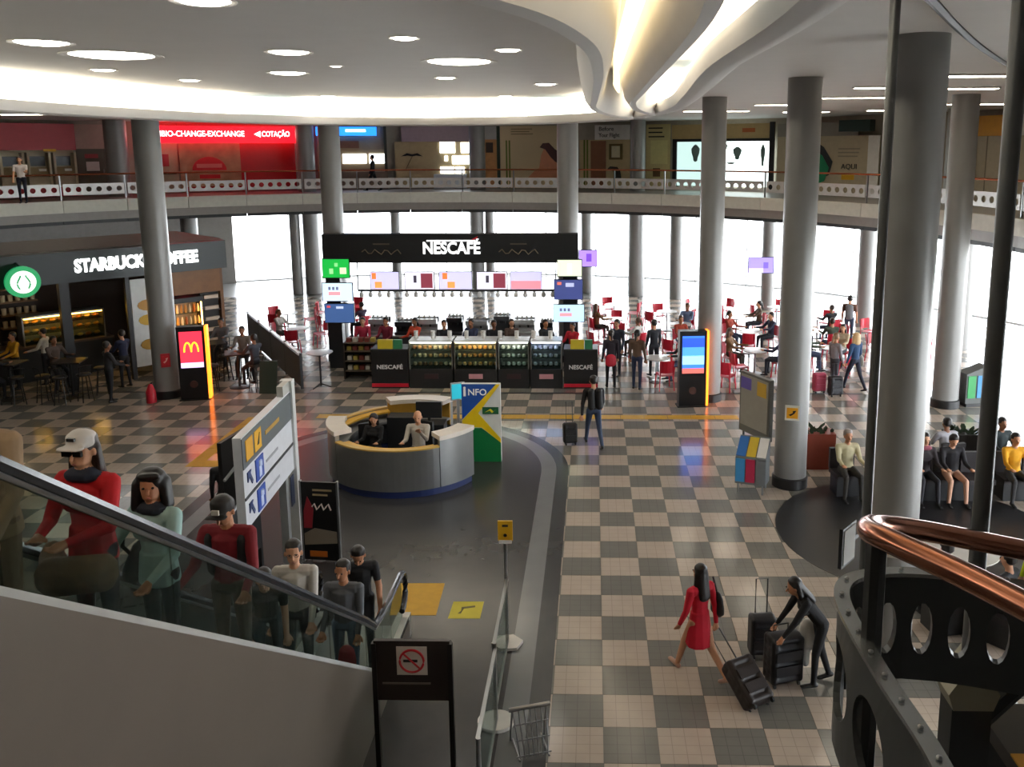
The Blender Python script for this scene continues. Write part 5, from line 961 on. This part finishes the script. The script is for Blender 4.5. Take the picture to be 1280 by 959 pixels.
# seating island: benches, planters, white table
bn0 = thing('bench_seat', 'dark seat of the waiting island', 'seat', group='seats of the round waiting island'); bn0['label'] = 'dark upholstered seat in the row on the round waiting island'
mb = MB(); mb.span(-.25, .25, -.25, .25, .36, .45); part('seat', mb, mat('#2a2426', .6), bn0); mb = MB(); mb.span(-.25, .25, .2, .28, .44, .86); part('backrest', mb, mat('#2a2426', .6), bn0); mb = MB(); mb.span(-.23, .23, -.2, .2, .005, .37); part('base', mb, BLACK, bn0)
BN = [0]
def bench(x, y, hd):
    if not BN[0]: bn0.location = (x, y, 0); bn0.rotation_euler = (0, 0, math.radians(hd-180)); BN[0] = 1
    else: copy_tree(bn0, (x, y, 0), math.radians(hd-180))
for k, (px, py, lab) in enumerate(((1029, 600, 'reddish planter box with dark leaves beside the seated man in cream'), (1200, 612, 'dark planter box with leaves behind the waiting travellers'))):
    p = atz(px, py-8, .0); t = thing('planter', lab, 'planter', (p[0], p[1]+.45, 0) if k == 0 else (8.32, .62, 0)); mb = MB(); mb.span(-.3, .3, -.22, .22, 0, .78); part('box', mb, mat('#8a3a26' if k == 0 else '#2a2622', .5), t)
    for j in range(14): x, y = rng.uniform(-.27, .27), rng.uniform(-.18, .18); h = rng.uniform(.1, .24); dx = rng.uniform(-.1, .1); mb = MB(); mb.add([(x-.03, y, .77), (x+.03, y, .77), (x+.045+dx, y-.03, .77+h*.6), (x+dx*1.6, y-.05, .77+h), (x-.045+dx, y-.03, .77+h*.6)], [(0, 1, 2, 3, 4)]); part('leaf', mb, mat('#2c3a24', .6), t)
p = atz(1185, 690, .5); t = thing('island_table', 'pale oval low table inside the waiting island', 'table', (p[0], p[1], 0)); mb = MB(); mb.lathe([(.75, .46), (.78, .48), (.78, .5), (.7, .51)], n=30, sy=.7); part('tabletop', mb, mat('#b9b4aa', .4), t, True); mb = MB(); mb.lathe([(.3, 0), (.25, .46)], n=20); part('pedestal', mb, mat('#6b6862', .4), t, True)

# ------------------------------------------------------------------ who is there
def suitcase(label, loc, rz, w, h, d, col, tilt=0, hl=.45, cat='suitcase'):
    t = thing('suitcase', label, cat, loc, rz); t.rotation_euler = (tilt, 0, rz); m = mat(col, .55, 0, .15, 20)
    link('shell', blob([((sx*(w/2-.05), sy*(d/2-.05), .1), .05, (sx*(w/2-.05), sy*(d/2-.05), h-.03), .05, 0) for sx in (-1, 1) for sy in (-1, 1)]+[((-(w/2-.05), 0, .1+(h-.13)*f), (.05, d/2, .06), (w/2-.05, 0, .1+(h-.13)*f), (.05, d/2, .06), 0) for f in (0, .2, .4, .6, .8, 1)], .02, [m], 2, 'shell'), t)
    for z in (.3, .6): mb = MB(); mb.span(-w/2+.05, w/2-.05, -d/2-.012, -d/2+.01, h*z-.01, h*z+.18*h); part('pocket', mb, mat(col, .5, 0, .2, 30), t)
    for sx in (-1, 1):
        for sy in (-1, 1): mb = MB(); mb.lathe([(.012, -.012), (.03, -.012), (.03, .012), (.012, .012)], n=12); o = part('wheel', mb, BLACK, t); o.rotation_euler = (0, PI/2, 0); o.location = (sx*(w/2-.06), sy*(d/2-.05), .03)
    mb = MB(); mb.tube([(-w*.22, d*.3, h), (-w*.22, d*.3, h+hl), (w*.22, d*.3, h+hl), (w*.22, d*.3, h)], .01, 6); part('pull_handle', mb, DSTEEL, t)
    return t
def onstep(px, py, h):                                  # head top at this pixel, standing on the escalator
    d = ray(px, py); m_ = 1.
    while m_ < 30 and (CAM+d*m_)[2] < estep((CAM+d*m_)[1])+h: m_ += .01
    return CAM+d*m_
V8 = .0085
def esc(label, px, py, h, heading=165, xmin=-3.0, xmax=-2.5, dstep=0, **k):
    p = onstep(px, py, h); x = max(xmin, min(xmax, p[0])); i = max(0, round((EY-.15-p[1]-.05)/.286)+dstep)   # each rider stands on one tread
    y = EY-.15-i*.286; return person(label, (x, y-.07, estep(y-.143)), heading, h, vox=V8, **k)
WALK = ((24, 8), (-16, 14)); STAND = ((3, 2), (-3, 3))
# escalator riders (facing up the slope, towards the camera)
t, b = esc('person in beige clothes highest on the escalator', -14, 492, 1.72, 168, top='#9c8266', bottom='#7d6650', shoe='#5a4030', hair='short', legs=((2, 2), (-1, 1)), arms=((12, 10, 30), (10, 8, 20)), coat=True)
t, b = esc('person in a red jacket and white cap with a patterned shoulder bag', 106, 548, 1.64, 172, top='#c4141f', bottom='#2a2530', shoe='#4a2a2e', hair='long', hairc='#2a1a12', female=True, coat=True, scarf='#232a3c', legs=((2, 2), (-1, 1)), arms=((25, 10, 55, -35), (20, 12, 70, -25)), head=(6, 0))
H, w_ = b['H'], b['w']
b['soft']('white_cap', [(H(0, -.01, .075), (.094, .1, .06), H(0, -.01, .045), (.096, .104, .05)), (H(-.05, .1, .04), (.04, .05, .012), H(.05, .1, .04), (.04, .05, .012))], [mat('#d9d3d0', .7)]); mb = MB(); c = w_(H(0, .085, .09)); mb.box(c, (.05, .02, .02)); part('cap_emblem', mb, BLACK, t)
mb = MB()
for sx in (-1, 1): c = w_(H(sx*.034, .088, .006)); mb.box(c, (.055, .02, .034))
mb.box(w_(H(0, .092, .01)), (.02, .01, .01)); part('sunglasses', mb, mat('#120e0e', .15), t)
child_soft(t, 'shoulder_bag', [((-.2, .16, .78), (.06, .1, .12), (.12, .24, .76), (.1, .08, .13)), ((.12, .2, .76), (.1, .09, .12), (.24, .08, .8), (.05, .1, .12))], mat('#7a6040', .7, 0, .5, 18), .013, 'patterned olive and brown shoulder bag')
t, b = esc('person with a dark bob in a pale mint jacket', 188, 594, 1.66, 166, top='#9dbdb9', bottom='#23252c', shoe='#2a2a2c', hair='bob', hairc='#14100e', female=True, coat=True, scarf='#1f232e', skin=1, legs=((2, 2), (-1, 1)), arms=((20, 10, 40, -10), (42, 14, 42, 20)), head=(28, 6))
child_soft(t, 'handbag', [((.2, -.04, .95), (.04, .12, .12), (.22, .0, .85), (.05, .13, .1))], mat('#23252a', .6)); mb = MB(); mb.tube([b['w'](b['q'](.17, .1, .46)), b['w'](b['q'](.2, .13, .2)), (.22, .0, .95)], .016, 6); part('bag_strap', mb, mat('#1d1f24', .6), t)
t, b = esc('person in a dark cap and red sweater with grey sleeves', 281, 622, 1.74, 178, top='#7d1420', bottom='#5d5348', hair='short', skin=1, legs=((2, 2), (-1, 1)), arms=((22, 12, 45, 5), (26, 12, 42, 10)), head=(0, -22))
H = b['H']; b['soft']('dark_cap', [(H(0, -.01, .07), (.092, .1, .065), H(0, -.01, .035), (.095, .104, .05)), (H(-.05, .1, .035), (.04, .055, .012), H(.05, .1, .035), (.04, .055, .012))], [mat('#1e1a19', .7)]); mb = MB(); mb.box(b['w'](H(0, .094, .075)), (.06, .02, .04)); part('cap_patch', mb, mat('#b8b0a6', .6), t)
child_soft(t, 'vest', [((-.14, -.02, 1.3), (.06, .125, .14), (-.13, -.02, 1.1), (.06, .12, .12)), ((.14, -.02, 1.3), (.06, .125, .14), (.13, -.02, 1.1), (.06, .12, .12))], mat('#1d1c20', .7))
t, b = esc('person in a black shirt bending behind the rider in the dark cap', 340, 690, 1.42, 200, top='#17181c', bottom='#3a3d44', hair='short', lean=30, legs=((2, 2), (-1, 1)), arms=((30, 3, 20), (25, 3, 20)), sleeve='short', xmax=-2.62)
t, b = esc('person in a pale grey sweater and glasses low on the escalator', 399, 690, 1.72, 185, top='#b9b4ac', bottom='#3a3c42', hair='short', legs=((2, 2), (-1, 1)), xmin=-2.66, xmax=-2.64, dstep=1, arms=((14, 2, 30), (12, 2, 30)), head=(10, 0))
mb = MB(); H = b['H']
for sx in (-1, 1): c = Vector(b['w'](H(sx*.032, .092, .006))); mb.tube([c+Vector((.024*math.cos(2*PI*i/10), 0, .018*math.sin(2*PI*i/10))) for i in range(10)], .003, 4, closed=True)
part('glasses', mb, BLACK, t)
t, b = esc('person in a dark grey jacket carrying a red bag', 440, 696, 1.74, 178, top='#56585c', bottom='#5d7088', hair='short', skin=1, xmin=-2.5, xmax=-2.48, dstep=-1, legs=((2, 2), (-1, 1)), arms=((8, 2, 25), (12, 2, 40)), head=(-6, 0))
child_soft(t, 'red_bag', [((-.08, .24, .68), (.1, .06, .1), (-.08, .24, .56), (.12, .07, .1))], mat('#a8242c', .6))
p = atz(463, 672, 1.76); t, b = person('person in a black t-shirt looking down at the escalator foot', (-2.55, -6.9, .012), 190, 1.76, vox=V8, top='#16161a', bottom='#23262e', sleeve='short', hair='short', skin=1, legs=((16, 10), (-8, 6)), arms=((14, 10, 20), (10, 10, 22)), head=(0, -35), lean=8)
# hall floor
p = atz(279, 562, 1.72); person('person in black standing behind the direction sign', (p[0], p[1], 0), 20, 1.72, top='#1b1b1f', bottom='#3a332c', legs=STAND, skin=2)
p = atz(868, 850); t, b = person('person in a red dress pulling a dark suitcase', (p[0]+.06, p[1]+.1, 0), 35, 1.62, vox=V8, top='#c8142e', bottom='#c8142e', hair='long', hairc='#120c0b', female=True, hem=-.56, trouser=False, shoe='#b08a76', legs=((26, 6), (-20, 26)), arms=((6, 10, 20), (-12, 9, 8)))
child_soft(t, 'shoulder_bag', [((.24, -.06, 1.02), (.05, .11, .12), (.25, -.06, .88), (.06, .13, .1))], mat('#15141a', .5)); mb = MB(); mb.tube([(.2, -.02, 1.33), (.25, -.05, 1.1)], .014, 6); part('bag_strap', mb, mat('#15141a', .5), t)
hw = t.matrix_basis @ Vector(b['hands'][1]); L_ = 1.1; th_ = math.acos(min(.95, (hw.z-.04)/L_)); gx, gy = math.sin(math.radians(31)), -math.cos(math.radians(31))   # the hand holds the pull handle
suitcase('dark brown suitcase tilted behind the walker in the red dress', (hw.x+gx*L_*math.sin(th_), hw.y+gy*L_*math.sin(th_), .03), math.radians(31), .4, .62, .26, '#2a2220', -th_, .5)
p = atz(742, 558); t, b = person('person in black with a backpack walking with a trolley case', (p[0], p[1], 0), 12, 1.76, vox=.012, top='#18181b', bottom='#34425c', hair='short', legs=((26, 6), (-22, 20)), arms=((-14, 16, 6), (12, 8, 30)))
child_soft(t, 'backpack', [((-.09, -.2, 1.36), (.08, .08, .08), (-.09, -.2, 1.02), (.09, .1, .1)), ((.09, -.2, 1.36), (.08, .08, .08), (.09, -.2, 1.02), (.09, .1, .1))], mat('#131316', .6))
c = atz(713, 556); suitcase('small black trolley case beside the backpack wearer', (c[0], c[1], 0), math.radians(12), .34, .5, .22, '#141416', -.1, .5)
p = atz(1022, 855); t, b = person('person in black bending over luggage beside the balustrade', (p[0], p[1], 0), 95, 1.6, vox=.011, top='#131316', bottom='#17171a', hair='long', hairc='#15100e', female=True, lean=38, legs=((12, 10), (-8, 10)), arms=((70, 4, 6), (66, 4, 6)), skin=1)
child_soft(t, 'white_bag', [((.2, .09, .66), (.09, .11, .14), (.2, .08, .48), (.11, .12, .12)), ((.2, .12, .42), (.08, .08, .1), (.2, .1, .2), (.05, .05, .08))], mat('#c9c5be', .7))
c = atz(978, 853); suitcase('large black upright suitcase beside the bending traveller', (c[0], c[1], 0), .3, .46, .66, .3, '#17161a', 0, .1); c = atz(968, 836); suitcase('narrow charcoal suitcase with a raised handle by the bending traveller', (c[0]-.12, c[1]+.3, 0), .1, .36, .58, .24, '#1f1e22', 0, .5)
# information desk staff
person('person with dark hair in black sitting at the information desk', (ix-.66, iy-.12, 0), 170, 1.62, sit=.48, vox=.013, top='#17171b', bottom='#1b1c22', hair='long', hairc='#1b1110', female=True, legs=((86, 86), (86, 86)), arms=((35, 8, 60), (35, 8, 60)), head=(20, -15))
person('bald person in a cream shirt sitting at the information desk', (ix+.3, iy-.25, 0), 178, 1.78, sit=.5, vox=.013, top='#b9b2a6', bottom='#2a2c34', hair='bald', skin=0, legs=((86, 86), (86, 86)), arms=((48, 4, 95, -20), (35, 8, 60)), head=(5, -8))
# waiting island
def seated(label, px, py, top, bottom, heading=180, z=.45, head=(0, 0), at=None, **k):
    p = atz(px, py, 1.22) if at is None else at; f_ = math.radians(heading); bench(p[0]+.03*math.sin(f_), p[1]-.03*math.cos(f_), heading); return person(label, (p[0], p[1], 0), heading, 1.7, sit=z, top=top, bottom=bottom, legs=k.pop('legs', ((84, 80, 8), (84, 84, 8))), arms=k.pop('arms', ((35, 6, 50), (35, 6, 50))), head=head, **k)
seated('elderly person in a cream shirt sitting by the reddish planter', 1060, 543, '#b9b08e', '#2a2622', 185, skin=1, hairc='#8a8078')
seated('person in dark clothes with a pink scarf on the island seats', 1160, 547, '#2a2226', '#26242a', 180, at=(6.93, -1.1), female=True, hair='long', scarf='#8a4a58')
seated('person in a white shirt seated with their back to the island', 1184, 528, '#b5b3ba', '#2b2c30', 10, skin=2)
seated('person in black reading with bare knees on the island seats', 1196, 552, '#1d1b20', '#c79a82', 180, at=(7.46, -1.1), head=(0, -25), skin=0)
seated('person in a dark cap beside the traveller in yellow', 1253, 528, '#1f2a2c', '#23262a', 190, skin=2)
seated('person in a bright yellow shirt on the island seats', 1266, 546, '#d99a12', '#2b2a2c', 180, at=(8.66, -1.1), skin=1)
p = atz(1184, 686, 1.2); bench(p[0]+.03*math.sin(math.radians(10)), p[1]-.03*math.cos(math.radians(10)), 10); person('dark-haired person sitting at the pale oval table', (p[0], p[1], 0), 10, 1.7, sit=.45, top='#23242a', bottom='#23262a', legs=((84, 84), (84, 84)), arms=((35, 6, 50), (35, 6, 50)))
p = atz(1262, 700, 1.2); bench(p[0]+.03*math.sin(math.radians(40)), p[1]-.03*math.cos(math.radians(40)), 40); person('person in charcoal sitting beyond the pale oval table', (p[0], p[1], 0), 40, 1.7, sit=.45, top='#2f3034', bottom='#23262a', legs=((84, 84), (84, 84)), arms=((35, 6, 50), (35, 6, 50)))
p = atz(1310, 655, 1.7); person('person in a neon yellow vest by the dark island', (p[0], p[1], 0), 120, 1.75, top='#c4d61e', bottom='#23262a', legs=STAND)
# travellers in the bright entrance
p = atz(1042, 488); person('person in grey standing by a pink suitcase', (p[0], p[1], 0), -60, 1.66, top='#8d8a90', bottom='#3a3c44', legs=STAND, hair='ponytail', hairc='#7a5a3c', female=True)
p = atz(1067, 488); t, b = person('person in blue with a white bag by the dark suitcase', (p[0], p[1], 0), 30, 1.7, top='#2c4a70', bottom='#23283a', legs=WALK, hair='bob', hairc='#c9a878', female=True, scarf='#2c4a70'); child_soft(t, 'white_bag', [((.22, .04, .9), (.04, .16, .12), (.22, .04, .75), (.04, .17, .1))], mat('#d6d2c8', .6))
c = atz(1029, 492); suitcase('pink suitcase beside the traveller in grey', (c[0]-.1, c[1]+.1, 0), .2, .36, .55, .24, '#b0405a', 0, .35); c = atz(1040, 494); suitcase('black suitcase between the two standing travellers', (c[0]+.05, c[1]-.1, 0), .2, .38, .55, .26, '#1a1a20', 0, .35)
p = atz(1060, 430); t, b = person('person in a brown top with a backpack in the entrance', (p[0], p[1], 0), -20, 1.76, top='#6a4a3c', bottom='#3a4258', legs=WALK, sleeve='short'); child_soft(t, 'backpack', [((0, -.2, 1.36), (.14, .08, .08), (0, -.2, 1.0), (.15, .1, .1))], mat('#6a6e72', .6))
# near the kiosk
p = atz(757, 487); t, b = person('person in dark clothes carrying a red bag beside the kiosk counter', (p[0]+.15, p[1]+.2, 0), 10, 1.7, top='#2b2630', bottom='#1d1d22', legs=STAND, female=True, hair='ponytail'); child_soft(t, 'red_bag', [((-.05, -.26, .95), (.15, .06, .1), (-.05, -.26, .78), (.17, .08, .1))], mat('#c41f38', .5))
for px, py, lab, tp, bt, hd, hr_ in ((796, 487, 'person in a brown top and blue jeans standing before the red tables', '#6b5648', '#2c3a5c', -20, 'ponytail'), (817, 470, 'person in a dark suit standing among the red tables', '#1e2028', '#1e2028', 30, 'short'), (771, 470, 'person in navy standing behind the kiosk end', '#2a3040', '#23262e', 150, 'short')):
    p = atz(px, py); person(lab, (p[0], p[1], 0), hd, 1.74, top=tp, bottom=bt, legs=STAND, hair=hr_, female=hr_ == 'ponytail')
COLS = [('#23262a', 'black'), ('#7a5a3c', 'tan'), ('#2a2c44', 'navy'), ('#a03c28', 'rust'), ('#8d8a86', 'grey'), ('#b9a88d', 'beige'), ('#3c4a3c', 'dark green'), ('#c9c5c0', 'white'), ('#4a3a52', 'plum'), ('#c4283a', 'bright red'), ('#6b7fa0', 'pale blue'), ('#5a4638', 'brown')]
occ = [(0, 1), (1, 0), (1, 1), (2, 0), (2, 2), (3, 1), (3, 0), (4, 1), (5, 0), (5, 2), (6, 1), (7, 0), (8, 2), (11, 0), (12, 1), (12, 2), (14, 0), (15, 1), (15, 0), (17, 0), (18, 1)]
PLC = {0: 'at the white table by the blue-screened totem', 1: 'at the two-chair table near the kerb', 2: 'at the table behind the grey pillar'}
n_ = 0
for k, j, px, py, hd in SEATS:
    if (k, j) not in occ: continue
    c_, w_n = COLS[n_ % 12]; hr_ = ('short', 'long', 'short', 'ponytail')[n_ % 4]
    lab = 'person in %s with %s hair sitting %s' % (w_n, {'short': 'short', 'long': 'long', 'ponytail': 'tied'}[hr_], PLC.get(k, 'beyond the low partition' if k > 16 else 'deep in the red-chaired cafe' if n_ < 12 else 'by the cafe windows')); n_ += 1
    person(lab, (px, py, 0), hd, 1.7, sit=.47, top=c_, bottom=('#2a2d38', '#3c4a66', '#3a332c')[n_ % 3], legs=((84, 84, 6), (84, 80, 6)), arms=((46, 8, 46), (44, 8, 46)), hair=hr_, hairc=('#1c1512', '#3a281c', '#5a4030')[n_ % 3], skin=n_ % 3, female=hr_ != 'short', vox=.02)
for x in (6.4, 7.99, 9.2): bench(x, -1.1, 180)
# kiosk staff and customers
for k, (px, y, tp, lab, hr_) in enumerate(((455, 8.95, '#b02a48', 'person in crimson behind the snack rack', 'short'), (484, 8.95, '#7d2038', 'person in maroon serving behind the lettered counter', 'short'), (520, 8.9, '#e0563c', 'person in bright orange-red working at the kiosk machines', 'ponytail'), (556, 8.5, '#2a2a33', 'person in charcoal behind the warm food case', 'short'), (590, 8.7, '#3a4668', 'person in denim blue behind the food cases', 'short'), (618, 8.5, '#17181d', 'person in black behind the narrow cup case', 'short'), (640, 8.7, '#5d4a44', 'person in brown behind the bluish food case', 'long'), (682, 8.6, '#20242a', 'person in dark grey at the far end of the kiosk', 'short'), (716, 8.15, '#c01e30', 'person in red uniform behind the walkway counter', 'short'))):
    x = aty(px, 440, y)[0]; person(lab, (x, y, 0), 175+rng.uniform(-40, 40), 1.68, top=tp, bottom='#20222a', legs=STAND, hair=hr_, female=hr_ != 'short', skin=k % 3, vox=.02, arms=((35, 8, 50), (30, 8, 60)))
# coffee bar people
for key, tp, lab in (((0, 2), '#15161a', 'broad person in black perched on a bar stool'), ((1, 1), '#5a4a42', 'person in brown perched by the high table'), ((3, 0), '#5c5a5e', 'person in grey seated beyond the red-screened totem'), ((2, 0), '#6a655f', 'person in taupe seated near the low partition'), ((2, 2), '#3a3c46', 'person in slate blue seated at the dark high table')):
    q, hd = STOOLS[key]; person(lab, q, hd, 1.7, top=tp, bottom='#1d1e24', sit=.78, legs=((58, 62, 8), (54, 60, 8)), arms=((46, 8, 48), (44, 8, 48)), skin=rng.randrange(3), vox=.02, wide=1.12 if 'broad' in lab else 1)
for px, py, hd, tp, lab in ((2, 472, 150, '#d99a1e', 'person in a yellow shirt at the coffee bar'), (44, 470, 100, '#d6cfc4', 'person in a cream shirt at the coffee bar'), (140, 503, -40, '#2c2c30', 'person in charcoal standing beside the high table'), (158, 484, 70, '#1c2440', 'person in navy leaning by the menu board')):
    p = barfront(atz(px, py)); person(lab, (p[0], p[1], 0), hd, 1.7, top=tp, bottom='#1d1e24', legs=STAND, arms=((30, 6, 45), (25, 6, 45)), skin=rng.randrange(3), vox=.02)
for x, lab, tp in ((-6.3, 'person serving behind the coffee bar in a green apron', '#1f5a3c'), (-4.1, 'person in black serving behind the pastry case', '#1b1b1e')):
    v = Matrix.Rotation(ca, 4, 'Z') @ Vector((x, 2.86, 0)); person(lab, (c0[0]+v.x, c0[1]+v.y, 0), math.degrees(ca)+180, 1.7, top=tp, bottom='#1d1e24', legs=STAND, vox=.02)
# gallery
p = atz(17, 256, ZM); person('person in a white shirt at the gallery rail before the cash machines', (p[0]-.1, p[1]+.75, ZM), 200, 1.72, top='#cfc6c4', bottom='#1c2030', legs=STAND, sleeve='short', vox=.02, arms=((35, 8, 60), (10, 8, 15)))
p = atr(467, 236, RR+1.3); person('person in black walking past the blue-signed gallery shop', (p[0], p[1], ZM), 90, 1.72, top='#17181c', bottom='#1b1c20', legs=WALK, vox=.02)
bpy.data.scenes.remove(TS)
